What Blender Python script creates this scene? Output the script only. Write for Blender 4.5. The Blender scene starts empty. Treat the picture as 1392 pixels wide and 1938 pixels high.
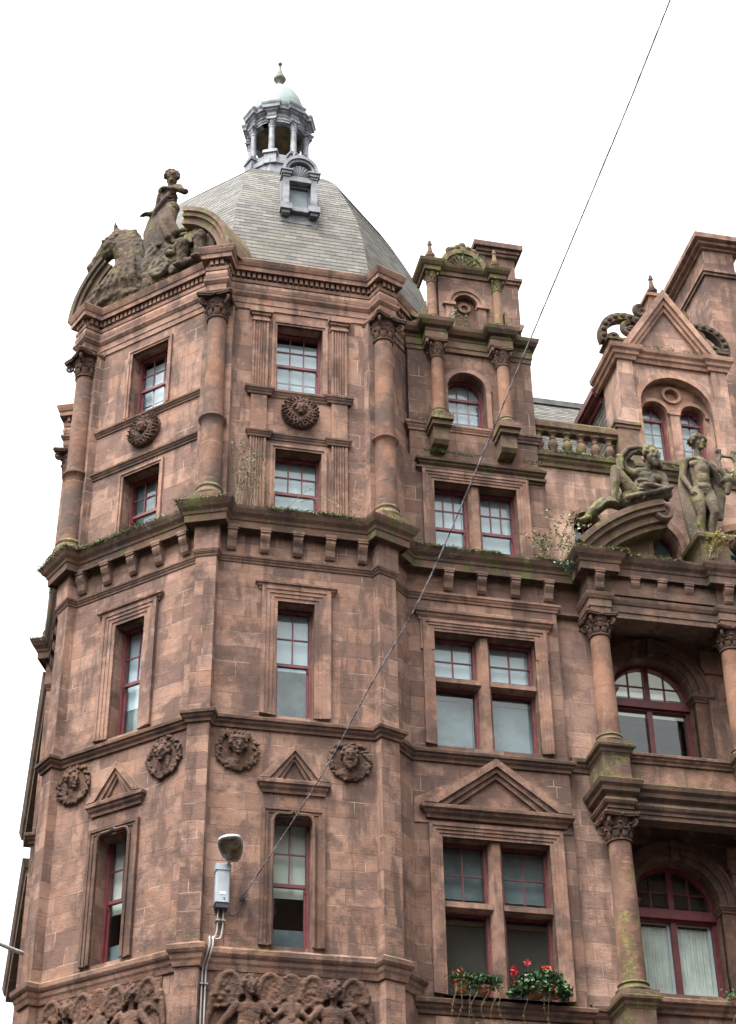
import bpy, bmesh, math, random
from math import sin, cos, pi, radians, sqrt, atan2
from mathutils import Vector, Matrix, Euler
from mathutils.geometry import tessellate_polygon

random.seed(7)
SC = bpy.context.scene
COL = SC.collection

# ------------------------------------------------------------------ camera
cam = bpy.data.cameras.new('camera')
cam.sensor_fit = 'VERTICAL'; cam.sensor_height = 36.0
cam.lens = 3412.8 / 1938.0 * 36.0
cam.clip_end = 2000
co = bpy.data.objects.new('camera', cam); COL.objects.link(co)
_p, _r, _y = radians(34.806), radians(-0.757), radians(12.9665)
fw = Vector((sin(_y) * cos(_p), cos(_y) * cos(_p), sin(_p)))
rt0 = Vector((cos(_y), -sin(_y), 0)); up0 = rt0.cross(fw)
rt = rt0 * cos(_r) + up0 * sin(_r); up = up0 * cos(_r) - rt0 * sin(_r)
co.matrix_world = Matrix(((rt.x, up.x, -fw.x, 0), (rt.y, up.y, -fw.y, 0), (rt.z, up.z, -fw.z, 1.6), (0, 0, 0, 1)))
SC.camera = co

# ------------------------------------------------------------------ sky, sun, exposure
SUN_EL, SUN_AZ = radians(65), radians(232)      # azimuth clockwise from +Y: behind the viewer, slightly to the left
world = bpy.data.worlds.new('World'); SC.world = world; world.use_nodes = True
nt = world.node_tree; bg = nt.nodes['Background']
sky = nt.nodes.new('ShaderNodeTexSky'); sky.sky_type = 'NISHITA'; sky.sun_disc = False
sky.sun_elevation = SUN_EL; sky.sun_rotation = SUN_AZ
sky.air_density = 2.0; sky.dust_density = 8.0; sky.ozone_density = 1.0
hs = nt.nodes.new('ShaderNodeHueSaturation'); hs.inputs['Saturation'].default_value = 0.10
nt.links.new(sky.outputs[0], hs.inputs['Color']); nt.links.new(hs.outputs[0], bg.inputs[0])
bg.inputs[1].default_value = 0.15
sl = bpy.data.lights.new('sun', 'SUN'); sl.energy = 0.55; sl.angle = radians(30); sl.color = (1, .96, .9)
so = bpy.data.objects.new('sun', sl); COL.objects.link(so)
sd = Vector((sin(SUN_AZ) * cos(SUN_EL), cos(SUN_AZ) * cos(SUN_EL), sin(SUN_EL)))
so.rotation_euler = sd.to_track_quat('Z', 'Y').to_euler(); so.location = (0, -40, 60)
SC.view_settings.view_transform = 'Standard'; SC.view_settings.look = 'None'
SC.view_settings.exposure = 1.98; SC.view_settings.gamma = 1.0
SC.view_settings.use_curve_mapping = False
SC.cycles.max_bounces = 6; SC.cycles.transparent_max_bounces = 12

# ------------------------------------------------------------------ node helpers and materials
class NT:
    def __init__(s, name):
        s.m = bpy.data.materials.new(name); s.m.use_nodes = True
        s.t = s.m.node_tree; s.b = s.t.nodes['Principled BSDF']
    def n(s, typ, **kw):
        nd = s.t.nodes.new(typ)
        for k, v in kw.items(): setattr(nd, k, v)
        return nd
    def put(s, sock, v):
        if hasattr(v, 'is_output'): s.t.links.new(v, sock)
        else: sock.default_value = v
    def math(s, op, a, b=0.0, c=None, clamp=False):
        nd = s.n('ShaderNodeMath', operation=op); nd.use_clamp = clamp
        s.put(nd.inputs[0], a); s.put(nd.inputs[1], b)
        if c is not None: s.put(nd.inputs[2], c)
        return nd.outputs[0]
    def noise(s, vec, scale, detail=4, rough=.55, dim='3D'):
        nd = s.n('ShaderNodeTexNoise', noise_dimensions=dim)
        if vec is not None: s.put(nd.inputs['Vector'], vec)
        nd.inputs['Scale'].default_value = scale; nd.inputs['Detail'].default_value = detail
        nd.inputs['Roughness'].default_value = rough
        return nd.outputs[0]
    def step(s, v, a, b):
        nd = s.n('ShaderNodeMapRange', interpolation_type='SMOOTHSTEP')
        s.put(nd.inputs['Value'], v); nd.inputs['From Min'].default_value = a; nd.inputs['From Max'].default_value = b
        return nd.outputs[0]
    def mix(s, f, a, b, mode='MIX'):
        nd = s.n('ShaderNodeMix', data_type='RGBA', blend_type=mode)
        s.put(nd.inputs[0], f); s.put(nd.inputs[6], a); s.put(nd.inputs[7], b)
        return nd.outputs[2]
    def comb(s, x, y, z):
        nd = s.n('ShaderNodeCombineXYZ')
        s.put(nd.inputs[0], x); s.put(nd.inputs[1], y); s.put(nd.inputs[2], z)
        return nd.outputs[0]
    def sep(s, v):
        nd = s.n('ShaderNodeSeparateXYZ'); s.put(nd.inputs[0], v); return nd.outputs
    def bump(s, h, dist, strength=1.0):
        nd = s.n('ShaderNodeBump'); nd.inputs['Distance'].default_value = dist
        nd.inputs['Strength'].default_value = strength; s.put(nd.inputs['Height'], h)
        s.put(s.b.inputs['Normal'], nd.outputs[0])

def c4(r, g=None, b=None): return (r, g, b, 1) if g is not None else (r, r, r, 1)

def stone(name, base=(.248, .152, .115), joints=None, moss=0.0, soot=.5, lichen=0.0, grime=(.062, .044, .038), bumpd=.012, streak=.5, drip=0.0, light=1.0):
    """weathered red sandstone; joints = None | 'ashlar' | 'drum'"""
    q = NT(name)
    geo = q.n('ShaderNodeNewGeometry'); P = geo.outputs['Position']; N = geo.outputs['True Normal']
    SN = geo.outputs['Normal']
    px, py, pz = q.sep(P); nx, ny, nz = q.sep(N)
    b = [x * light for x in base]
    c_hi = c4(b[0] * 1.38, b[1] * 1.42, b[2] * 1.40); c_mid = c4(*b); c_lo = c4(b[0] * .58, b[1] * .58, b[2] * .62)
    n1 = q.noise(P, .9, 5, .6); n2 = q.noise(P, 5.0, 4, .6)
    col = q.mix(q.step(n1, .40, .60), c_lo, c_mid)
    col = q.mix(q.math('MULTIPLY', q.step(n2, .48, .68), .6), col, c_hi)
    hue = q.step(q.noise(P, 1.6, 4, .6), .44, .60)
    col = q.mix(q.math('MULTIPLY', hue, .55), col, q.mix(.5, col, c4(b[0] * 1.16, b[1] * .94, b[2] * .70)))
    # bedding lines in the stone
    bed = q.noise(q.comb(q.math('MULTIPLY', px, 1.2), q.math('MULTIPLY', py, 1.2), q.math('MULTIPLY', pz, 16.0)), 1.0, 3, .6)
    col = q.mix(q.math('MULTIPLY', q.step(bed, .52, .75), .28), col, c_lo)
    hgt = q.math('ADD', q.math('MULTIPLY', n2, .6), q.math('MULTIPLY', bed, .5))
    if joints == 'ashlar':
        hl = q.math('POWER', q.math('ADD', q.math('ADD', q.math('MULTIPLY', nx, nx), q.math('MULTIPLY', ny, ny)), 1e-5), .5)
        u = q.math('DIVIDE', q.math('SUBTRACT', q.math('MULTIPLY', py, nx), q.math('MULTIPLY', px, ny)), hl)
        row = q.math('FLOOR', q.math('DIVIDE', pz, .31))
        wn = q.n('ShaderNodeTexWhiteNoise', noise_dimensions='1D'); q.put(wn.inputs['W'], row)
        u2 = q.math('ADD', u, q.math('MULTIPLY', wn.outputs[0], 3.7))
        u2 = q.math('ADD', u2, q.math('MULTIPLY', q.noise(q.comb(q.math('MULTIPLY', u2, .8), row, 0.0), 1.0, 0), .5))
        br = q.n('ShaderNodeTexBrick'); br.offset = 0.0
        q.put(br.inputs['Vector'], q.comb(u2, pz, 0.0))
        br.inputs['Color1'].default_value = c4(0); br.inputs['Color2'].default_value = c4(1); br.inputs['Mortar'].default_value = c4(.5)
        br.inputs['Scale'].default_value = 1.0; br.inputs['Mortar Size'].default_value = .0065
        br.inputs['Mortar Smooth'].default_value = .1; br.inputs['Brick Width'].default_value = .62; br.inputs['Row Height'].default_value = .31
        rnd = q.sep(br.outputs['Color'])[0]; mor = br.outputs['Fac']
        col = q.mix(q.step(rnd, .62, 1.0), col, q.mix(.5, col, c_hi))
        col = q.mix(q.math('MULTIPLY', q.step(rnd, .42, .0), .85), col, c_lo)
    elif joints == 'drum':
        fr = q.math('FRACT', q.math('DIVIDE', pz, .42))
        mor = q.math('LESS_THAN', fr, .022)
        wn = q.n('ShaderNodeTexWhiteNoise', noise_dimensions='1D'); q.put(wn.inputs['W'], q.math('FLOOR', q.math('DIVIDE', pz, .42)))
        col = q.mix(q.math('MULTIPLY', wn.outputs[0], .55), col, c_lo)
    # soot and rain streaks: stains with a shape of their own
    st = q.noise(q.comb(q.math('MULTIPLY', px, 2.6), q.math('MULTIPLY', py, 2.6), q.math('MULTIPLY', pz, .55)), 1.0, 5, .65)
    so1 = q.math('MULTIPLY', q.step(q.noise(P, 1.15, 6, .68), .49, .62), soot)
    so2 = q.math('MULTIPLY', q.step(st, .50, .61), streak)
    fac = q.math('MAXIMUM', so1, so2, clamp=True)
    col = q.mix(q.math('MULTIPLY', fac, .88), col, c4(*grime))
    if joints:
        vis = q.step(q.noise(P, 1.7, 3), .50, .64)
        mc = q.mix(vis, c4(b[0] * .45, b[1] * .45, b[2] * .5), c4(.47, .37, .31))
        col = q.mix(q.math('MULTIPLY', mor, .62), col, mc)
        hgt = q.math('SUBTRACT', hgt, q.math('MULTIPLY', mor, .8))
    mn = q.noise(P, 4.5, 5, .7)
    if moss > 0:
        snz = q.sep(SN)[2]
        up_ = q.math('MULTIPLY', q.step(snz, .25, .8), q.step(mn, .62 - .4 * moss, .72 - .3 * moss))
        mcol = q.mix(q.step(q.noise(P, 26, 3), .35, .7), c4(.028, .042, .008), c4(.11, .135, .022))
        col = q.mix(q.math('MULTIPLY', up_, .92), col, mcol)
    if drip > 0:
        dn = q.math('MULTIPLY', q.step(st, .50, .66), drip)
        col = q.mix(dn, col, q.mix(mn, c4(.055, .065, .022), c4(.16, .15, .06)))
        gn = q.math('MULTIPLY', q.step(q.noise(P, 2.3, 5, .7), .55, .7), drip)
        col = q.mix(gn, col, c4(.20, .165, .135))
    if lichen > 0:
        ln = q.math('MULTIPLY', q.step(q.noise(P, 2.6, 6, .7), .56 - .2 * lichen, .66 - .1 * lichen), min(1, .5 + lichen * .5))
        col = q.mix(ln, col, q.mix(q.step(q.noise(P, 13, 3), .35, .7), c4(.10, .10, .03), c4(.25, .245, .085)))
    q.put(q.b.inputs['Base Color'], col); q.b.inputs['Roughness'].default_value = .93
    q.b.inputs['Specular IOR Level'].default_value = .2
    q.bump(q.math('ADD', hgt, q.noise(P, 38, 3)), bumpd)
    return q.m

def plain(name, col, rough=.6, metal=0.0, noise=.15, nscale=6.0, bumpd=0.0, spec=.5):
    q = NT(name); geo = q.n('ShaderNodeNewGeometry'); P = geo.outputs['Position']
    n = q.noise(P, nscale, 4, .6)
    a = c4(*[max(0, x * (1 - noise * 2)) for x in col]); b = c4(*[min(1, x * (1 + noise * 1.4)) for x in col])
    q.put(q.b.inputs['Base Color'], q.mix(q.step(n, .3, .7), a, b))
    q.b.inputs['Roughness'].default_value = rough; q.b.inputs['Metallic'].default_value = metal
    q.b.inputs['Specular IOR Level'].default_value = spec
    if bumpd: q.bump(n, bumpd)
    return q.m

def slate_mat(name, a, b, lich=(.22, .21, .15)):
    q = NT(name)
    uv = q.n('ShaderNodeUVMap').outputs[0]; u, v, _ = q.sep(uv)
    row = q.math('FLOOR', q.math('ADD', v, .001)); uu = q.math('ADD', q.math('DIVIDE', u, .24), q.math('MULTIPLY', row, .5))
    uu = q.math('ADD', uu, q.math('MULTIPLY', q.noise(q.comb(uu, row, 0.0), 1.0, 0), .5))
    wn = q.n('ShaderNodeTexWhiteNoise', noise_dimensions='2D')
    q.put(wn.inputs['Vector'], q.comb(q.math('FLOOR', uu), row, 0.0))
    geo = q.n('ShaderNodeNewGeometry'); P = geo.outputs['Position']
    col = q.mix(wn.outputs[0], c4(*a), c4(*b))
    col = q.mix(q.math('MULTIPLY', q.step(q.noise(P, 1.1, 5, .65), .48, .7), .6), col, c4(*lich))
    col = q.mix(q.math('MULTIPLY', q.step(q.noise(P, 3.2, 5, .7), .55, .75), .5), col, c4(a[0] * .45, a[1] * .45, a[2] * .45))
    gap = q.math('LESS_THAN', q.math('FRACT', uu), .06)
    lip = q.math('LESS_THAN', q.math('FRACT', v), .09)
    col = q.mix(q.math('MULTIPLY', gap, .6), col, c4(.04))
    q.put(q.b.inputs['Base Color'], col); q.b.inputs['Roughness'].default_value = .72
    q.bump(q.math('ADD', q.math('MULTIPLY', wn.outputs[0], .5), q.math('SUBTRACT', q.noise(P, 20, 3), gap)), .003)
    return q.m

def glass_mat(name, tint=(.9, .95, .95), gl=.05):
    m = bpy.data.materials.new(name); m.use_nodes = True; t = m.node_tree
    for n in list(t.nodes): t.nodes.remove(n)
    o = t.nodes.new('ShaderNodeOutputMaterial'); mx = t.nodes.new('ShaderNodeMixShader')
    lw = t.nodes.new('ShaderNodeLayerWeight'); lw.inputs[0].default_value = .5
    pw = t.nodes.new('ShaderNodeMath'); pw.operation = 'POWER'; pw.inputs[1].default_value = 5
    fr = t.nodes.new('ShaderNodeMath'); fr.operation = 'MULTIPLY_ADD'; fr.inputs[1].default_value = .93; fr.inputs[2].default_value = .045
    t.links.new(lw.outputs['Facing'], pw.inputs[0]); t.links.new(pw.outputs[0], fr.inputs[0])
    tr = t.nodes.new('ShaderNodeBsdfTransparent'); tr.inputs[0].default_value = (*tint, 1)
    g = t.nodes.new('ShaderNodeBsdfGlossy'); g.inputs['Roughness'].default_value = gl
    geo = t.nodes.new('ShaderNodeNewGeometry'); nz = t.nodes.new('ShaderNodeTexNoise'); nz.inputs['Scale'].default_value = 2.2
    bp_ = t.nodes.new('ShaderNodeBump'); bp_.inputs['Distance'].default_value = .003
    t.links.new(geo.outputs['Position'], nz.inputs['Vector']); t.links.new(nz.outputs[0], bp_.inputs['Height'])
    t.links.new(bp_.outputs[0], g.inputs['Normal'])
    t.links.new(fr.outputs[0], mx.inputs[0]); t.links.new(tr.outputs[0], mx.inputs[1]); t.links.new(g.outputs[0], mx.inputs[2])
    t.links.new(mx.outputs[0], o.inputs[0])
    return m

def leaf_mat(name, a, b):
    q = NT(name); geo = q.n('ShaderNodeNewGeometry')
    q.put(q.b.inputs['Base Color'], q.mix(geo.outputs['Random Per Island'], c4(*a), c4(*b)))
    q.b.inputs['Roughness'].default_value = .5
    return q.m

M = {}
M['ashlar'] = stone('red_sandstone_ashlar', joints='ashlar', soot=.78, streak=.75)
M['ashlar_low'] = stone('facade_sandstone_ashlar', base=(.200, .123, .094), joints='ashlar', soot=.65, streak=.7)
M['pale'] = stone('pale_sandstone_ashlar', base=(.385, .25, .195), joints='ashlar', soot=.5, streak=.55)
M['pale_trim'] = stone('pale_sandstone_trim', base=(.34, .208, .155), soot=.4, streak=.45, moss=.3)
M['plain'] = stone('red_sandstone_trim', soot=.7, streak=.75, moss=.35)
M['sooty'] = stone('sooty_sandstone_moulding', base=(.150, .090, .067), soot=.95, streak=.85, moss=.35)
M['ledge'] = stone('mossy_cornice_stone', base=(.135, .085, .062), soot=.95, streak=.9, moss=1.0, drip=.9)
M['carved'] = stone('dark_carved_sandstone', base=(.10, .060, .045), soot=.55, streak=.3, moss=.15, bumpd=.02)
M['relief'] = stone('carved_relief_sandstone', base=(.125, .073, .053), soot=.7, streak=.4, moss=.1, bumpd=.02)
M['drum'] = stone('column_sandstone', base=(.215, .122, .086), joints='drum', soot=.95, streak=.7, moss=.5, grime=(.075, .058, .05))
M['smoothcol'] = stone('pavilion_column_sandstone', base=(.225, .125, .085), soot=.55, streak=.5, moss=.6)
M['mossycol'] = stone('green_stained_column', base=(.22, .125, .09), soot=.4, streak=.4, moss=1.0, lichen=.32)
M['mossy'] = stone('moss_covered_sandstone', base=(.155, .10, .075), soot=.6, streak=.5, moss=1.0, drip=.6, lichen=.25)
M['statue'] = stone('lichened_statue_stone', base=(.135, .108, .083), soot=.85, streak=.65, moss=.6, lichen=.30, grime=(.06, .055, .045), bumpd=.018)
M['statue_dark'] = stone('blackened_statue_stone', base=(.088, .062, .045), soot=.85, streak=.6, moss=.5, lichen=.12, grime=(.05, .042, .035), bumpd=.02)
M['bracket'] = stone('weathered_bracket_stone', base=(.235, .155, .118), soot=.6, streak=.6, moss=.2)
M['black'] = stone('soot_and_shade_entablature_stone', base=(.155, .10, .078), soot=.9, streak=.9, moss=.8, drip=.3)  # soot, plus the shade of porch and soffits put into the base colour
q_ = NT('added_glow_cream_blind'); q_.b.inputs['Base Color'].default_value = c4(.72, .70, .62); q_.b.inputs['Emission Color'].default_value = c4(1, .95, .84); q_.b.inputs['Emission Strength'].default_value = .075; M['blind_glow'] = q_.m  # cream blind with a weak added glow to brighten the upper arched panes
M['slate'] = slate_mat('grey_roof_slate', (.042, .039, .033), (.128, .118, .10), (.12, .108, .075))
M['lead'] = plain('weathered_lead', (.155, .165, .185), .6, 0, .3, 3.0)
M['lead_dark'] = plain('dark_lead', (.08, .08, .085), .6, 0, .3, 3.0)
M['copper'] = plain('pale_green_copper', (.145, .20, .185), .65, 0, .12, 3.0)
M['finial'] = plain('grey_green_finial', (.10, .098, .078), .7, 0, .25, 9.0)
M['soffit'] = plain('brown_soffit', (.10, .07, .03), .8, 0, .35, 4.0)
M['sash'] = plain('dark_red_sash_paint', (.14, .030, .034), .5, 0, .14, 5.0)
M['gutter'] = plain('dark_red_gutter_paint', (.13, .03, .028), .5, 0, .2, 5.0)
M['glass'] = glass_mat('window_glass')
M['blind'] = plain('white_roller_blind', (.62, .68, .74), .9, 0, .06, 1.5)
M['cream'] = plain('cream_roller_blind', (.78, .76, .68), .9, 0, .05, 1.5)
M['net'] = plain('grey_net', (.17, .20, .215), .9, 0, .2, 1.3)
M['dim'] = plain('dim_room_wall', (.05, .04, .033), .9, 0, .12, 1.2)
M['room'] = plain('dark_room', (.03, .026, .024), .95, 0, .4, .8)
M['asphalt'] = plain('asphalt', (.05, .05, .052), .9, 0, .2, 14, .004)
M['paving'] = plain('paving', (.16, .15, .14), .9, 0, .15, 6)
M['terracotta'] = plain('terracotta', (.34, .13, .065), .8, 0, .2, 8)
M['metalgrey'] = plain('grey_enclosure', (.36, .40, .44), .45, 0, .05, 5)
M['aluminium'] = plain('weathered_aluminium', (.30, .30, .29), .5, .2, .15, 8)
M['darkblue'] = plain('dark_box_base', (.03, .03, .05), .5)
M['lens'] = plain('amber_lamp_lens', (.13, .10, .06), .25, 0, .35, 11)
M['galv'] = plain('galvanised_conduit', (.42, .42, .42), .5, .1, .1, 6)
M['cable'] = plain('cable', (.34, .32, .35), .4, .2, .5, 9)
M['white'] = plain('white_label', (.75, .75, .75), .6, 0, .03)
M['leaf'] = leaf_mat('geranium_leaf', (.018, .055, .018), (.06, .13, .04))
M['leafpale'] = leaf_mat('pale_weed_leaf', (.10, .13, .055), (.22, .25, .13))
M['grassy'] = leaf_mat('strappy_green', (.03, .08, .03), (.13, .19, .10))
M['yellow'] = leaf_mat('yellow_weed', (.22, .17, .03), (.34, .28, .06))
M['stem'] = plain('dry_stem', (.20, .15, .10), .8)
M['mosstuft'] = leaf_mat('moss_tuft', (.03, .04, .008), (.125, .15, .022))
M['red'] = leaf_mat('red_petal', (.38, .012, .022), (.62, .05, .08))
M['orange'] = leaf_mat('orange_petal', (.60, .07, .02), (.8, .16, .05))
M['netdark'] = plain('dark_net', (.085, .105, .11), .9, 0, .3, 2.0)
M['ochre'] = plain('ochre_blind_edge', (.20, .13, .05), .8, 0, .1)
M['curtain'] = plain('net_curtain', (.82, .80, .74), .9, 0, .08, 3)
# ------------------------------------------------------------------ mesh helpers
class MB:
    def __init__(s): s.v = []; s.f = []; s.uv = {}
    def add(s, vs, fs, T=None, uv=None):
        o = len(s.v)
        s.v += [tuple(T(*p)) if T else tuple(p) for p in vs]
        for i, f in enumerate(fs):
            if uv: s.uv[len(s.f)] = uv[i]
            s.f.append([a + o for a in f])
    def box(s, x0, x1, y0, y1, z0, z1, T=None):
        vs = [(x, y, z) for z in (z0, z1) for y in (y0, y1) for x in (x0, x1)]
        s.add(vs, [(0, 2, 3, 1), (4, 5, 7, 6), (0, 1, 5, 4), (2, 6, 7, 3), (0, 4, 6, 2), (1, 3, 7, 5)], T)

WLOC = {}
def obj(name, mb, mat, parent=None, loc=(0, 0, 0), rot=0.0, smooth=False, fix=True):
    """link mb as one mesh object; loc is in the world; parents are never turned"""
    me = bpy.data.meshes.new(name)
    me.from_pydata(mb.v, [], mb.f)
    if mb.uv:
        ul = me.uv_layers.new(name='UVMap')
        for i, p in enumerate(me.polygons):
            if i in mb.uv:
                for k, li in enumerate(p.loop_indices): ul.data[li].uv = mb.uv[i][k]
    if fix:
        b = bmesh.new(); b.from_mesh(me); bmesh.ops.recalc_face_normals(b, faces=b.faces); b.to_mesh(me); b.free()
    if smooth: me.polygons.foreach_set('use_smooth', [True] * len(me.polygons))
    me.materials.append(mat)
    return link(name, me, parent, loc, rot)

def link(name, me, parent=None, loc=(0, 0, 0), rot=0.0):
    o = bpy.data.objects.new(name, me); COL.objects.link(o)
    WLOC[o.name] = Vector(loc)
    o.rotation_euler = (0, 0, rot)
    if parent:
        o.parent = parent
        d = Vector(loc) - WLOC[parent.name]
        if abs(parent.rotation_euler.z) > 1e-6: d = Matrix.Rotation(-parent.rotation_euler.z, 3, 'Z') @ d; o.rotation_euler.z = rot - parent.rotation_euler.z
        o.location = d
    else: o.location = loc
    return o

def tag(o, label=None, cat=None, group=None, kind=None):
    if label: o['label'] = label
    if cat: o['category'] = cat
    if group: o['group'] = group
    if kind: o['kind'] = kind
    return o

def thing(name, label, cat, loc, group=None):
    o = link(name, None, None, loc); tag(o, label, cat, group); return o

def frame(ox, oy, ux, uy, nx, ny):
    def T(u, d, z): return (ox + u * ux + d * nx, oy + u * uy + d * ny, z)
    return T

def sweep(mb, path, prof, side=1, T=None, z=0.0):
    """mitred moulding: closed section prof [(offset, z)] carried along path; side=1 outward is left of travel"""
    n = len(path); nor = []
    for i in range(n - 1):
        dx, dy = path[i + 1][0] - path[i][0], path[i + 1][1] - path[i][1]; l = sqrt(dx * dx + dy * dy)
        nor.append((-dy / l * side, dx / l * side))
    vs = []; k = len(prof)
    for i in range(n):
        if i == 0: m = nor[0]
        elif i == n - 1: m = nor[-1]
        else:
            a, b = nor[i - 1], nor[i]; q = max(.25, 1 + a[0] * b[0] + a[1] * b[1])
            m = ((a[0] + b[0]) / q, (a[1] + b[1]) / q)
        for off, zz in prof: vs.append((path[i][0] + m[0] * off, path[i][1] + m[1] * off, zz + z))
    fs = []
    for i in range(n - 1):
        for j in range(k):
            fs.append((i * k + j, i * k + (j + 1) % k, (i + 1) * k + (j + 1) % k, (i + 1) * k + j))
    fs.append(tuple(range(k))); fs.append(tuple(range((n - 1) * k, n * k))[::-1])
    mb.add(vs, fs, T)

def prism(mb, outer, d0, d1, T=None, holes=(), axis='d'):
    """polygon in (u, z), between depths d0 and d1, with holes"""
    loops = [list(outer)] + [list(h) for h in holes]
    tris = tessellate_polygon([[Vector((p[0], p[1], 0)) for p in l] for l in loops])
    flat = [p for l in loops for p in l]; n = len(flat)
    mk = (lambda p, d: (p[0], d, p[1])) if axis == 'd' else (lambda p, d: (p[0], p[1], d))
    vs = [mk(p, d0) for p in flat] + [mk(p, d1) for p in flat]
    fs = [tuple(t) for t in tris] + [tuple(i + n for i in t) for t in tris]
    o = 0
    for l in loops:
        m = len(l)
        for i in range(m): fs.append((o + i, o + (i + 1) % m, o + (i + 1) % m + n, o + i + n))
        o += m
    mb.add(vs, fs, T)

def rect(u0, u1, z0, z1): return [(u0, z0), (u1, z0), (u1, z1), (u0, z1)]
def arc(cx, cz, r, a0, a1, n=14, rz=None):
    rz = rz or r
    return [(cx + r * cos(radians(a0 + (a1 - a0) * i / n)), cz + rz * sin(radians(a0 + (a1 - a0) * i / n))) for i in range(n + 1)]
def archpoly(u0, u1, z0, zs, rz=None, n=16):
    c = (u0 + u1) / 2; r = (u1 - u0) / 2
    return [(u0, z0), (u1, z0)] + arc(c, zs, r, 0, 180, n, rz)
def arcband(mb, cx, cz, r0, r1, d0, d1, T, a0=0, a1=180, n=18):
    prism(mb, arc(cx, cz, r1, a0, a1, n) + arc(cx, cz, r0, a1, a0, n), d0, d1, T)

def lathe(mb, prof, seg=20, T=None, cx=0, cy=0, a0=0, a1=360):
    full = abs(a1 - a0) >= 360; m = seg if full else seg + 1
    vs = []
    for r, z in prof:
        for j in range(m):
            a = radians(a0 + (a1 - a0) * j / seg); vs.append((cx + r * cos(a), cy + r * sin(a), z))
    fs = []
    for i in range(len(prof) - 1):
        for j in range(seg):
            j2 = (j + 1) % m; fs.append((i * m + j, i * m + j2, (i + 1) * m + j2, (i + 1) * m + j))
    if full:
        fs.append(tuple(range(m))[::-1]); fs.append(tuple(range((len(prof) - 1) * m, len(prof) * m)))
    mb.add(vs, fs, T)

def tube(mb, pts, r, seg=8, T=None, caps=True):
    pts = [Vector(p) for p in pts]; n = len(pts)
    rs = r if isinstance(r, (list, tuple)) else [r] * n
    vs = []; prev = None
    for i, p in enumerate(pts):
        t = (pts[min(i + 1, n - 1)] - pts[max(i - 1, 0)])
        if t.length < 1e-9: t = Vector((0, 0, 1))
        t.normalize()
        if prev is None: a = t.orthogonal().normalized()
        else: a = (prev - t * prev.dot(t)); a = a.normalized() if a.length > 1e-6 else t.orthogonal().normalized()
        prev = a; b = t.cross(a)
        for j in range(seg):
            w = 2 * pi * j / seg; q = p + (a * cos(w) + b * sin(w)) * rs[i]; vs.append(q)
    fs = [(i * seg + j, i * seg + (j + 1) % seg, (i + 1) * seg + (j + 1) % seg, (i + 1) * seg + j) for i in range(n - 1) for j in range(seg)]
    if caps: fs += [tuple(range(seg))[::-1], tuple(range((n - 1) * seg, n * seg))]
    mb.add(vs, fs, T)

def ell(mb, c, r, rot=(0, 0, 0), su=10, sv=7, T=None):
    if not isinstance(r, (list, tuple)): r = (r, r, r)
    R = Euler(rot).to_matrix() if any(rot) else None
    vs = []; 
    for i in range(1, sv):
        a = pi * i / sv - pi / 2
        for j in range(su):
            b = 2 * pi * j / su; vs.append(Vector((r[0] * cos(a) * cos(b), r[1] * cos(a) * sin(b), r[2] * sin(a))))
    vs += [Vector((0, 0, -r[2])), Vector((0, 0, r[2]))]
    if R: vs = [R @ v for v in vs]
    vs = [v + Vector(c) for v in vs]; m = (sv - 1) * su
    fs = [(i * su + j, i * su + (j + 1) % su, (i + 1) * su + (j + 1) % su, (i + 1) * su + j) for i in range(sv - 2) for j in range(su)]
    fs += [(m, (j + 1) % su, j) for j in range(su)] + [(m + 1, (sv - 2) * su + j, (sv - 2) * su + (j + 1) % su) for j in range(su)]
    mb.add(vs, fs, T)

def limb(mb, pts, rs, T=None, seg=10):
    """tapering limb with rounded joints"""
    tube(mb, pts, rs, seg, T)
    for p, r in zip(pts, rs): ell(mb, p, r, T=T)

def spiral(mb, c, ex, ez, R, turns, tr, T=None, start=90, r_end=.15, n=26, sgn=1, seg=6):
    c = Vector(c); ex = Vector(ex); ez = Vector(ez); pts = []; rs = []
    for i in range(n + 1):
        t = i / n; a = radians(start) + sgn * 2 * pi * turns * t; r = R * (1 - (1 - r_end) * t)
        pts.append(c + ex * r * cos(a) + ez * r * sin(a)); rs.append(tr * (1 - .45 * t))
    tube(mb, pts, rs, seg, T); ell(mb, c, R * .22, T=T)

def sculpt(o, vox=.02, smooth=3, noise=.0, nsize=.15):
    m = o.modifiers.new('remesh', 'REMESH'); m.mode = 'VOXEL'; m.voxel_size = vox; m.use_smooth_shade = True
    if smooth:
        s = o.modifiers.new('smooth', 'SMOOTH'); s.factor = .5; s.iterations = smooth
    if noise:
        t = bpy.data.textures.get('weather_%g' % nsize)
        if not t: t = bpy.data.textures.new('weather_%g' % nsize, 'CLOUDS'); t.noise_scale = nsize; t.noise_depth = 4
        d = o.modifiers.new('weather', 'DISPLACE'); d.texture = t; d.strength = noise; d.mid_level = .5; d.texture_coords = 'GLOBAL'
    return o

# moulding sections, offsets outward from the wall face
def P_string(z0, z1, p, back=-.05):
    h = z1 - z0
    return [(back, z0), (p * .28, z0), (p * .34, z0 + h * .22), (p * .62, z0 + h * .40), (p * .70, z0 + h * .56), (p * .95, z0 + h * .66), (p, z0 + h * .9), (p * .86, z1 - .005), (back, z1 + p * .28)]
def P_fascia(z0, z1, p, steps=3, back=-.05):
    out = [(back, z0)]; h = (z1 - z0)
    for i in range(steps):
        q = p * (.35 + .65 * i / max(1, steps - 1)); out += [(q, z0 + h * i / steps), (q, z0 + h * (i + .9) / steps)]
    return out + [(p * 1.05, z1), (back, z1)]
def P_block(z0, z1, p, back=-.05): return [(back, z0), (p, z0), (p, z1), (back, z1)]
def ledge(mb, T, u0, u1, prof):   # a moulding that returns to the wall at both ends
    sweep(mb, [(u0, -.05), (u0, 0), (u1, 0), (u1, -.05)], prof, 1, T)
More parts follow.
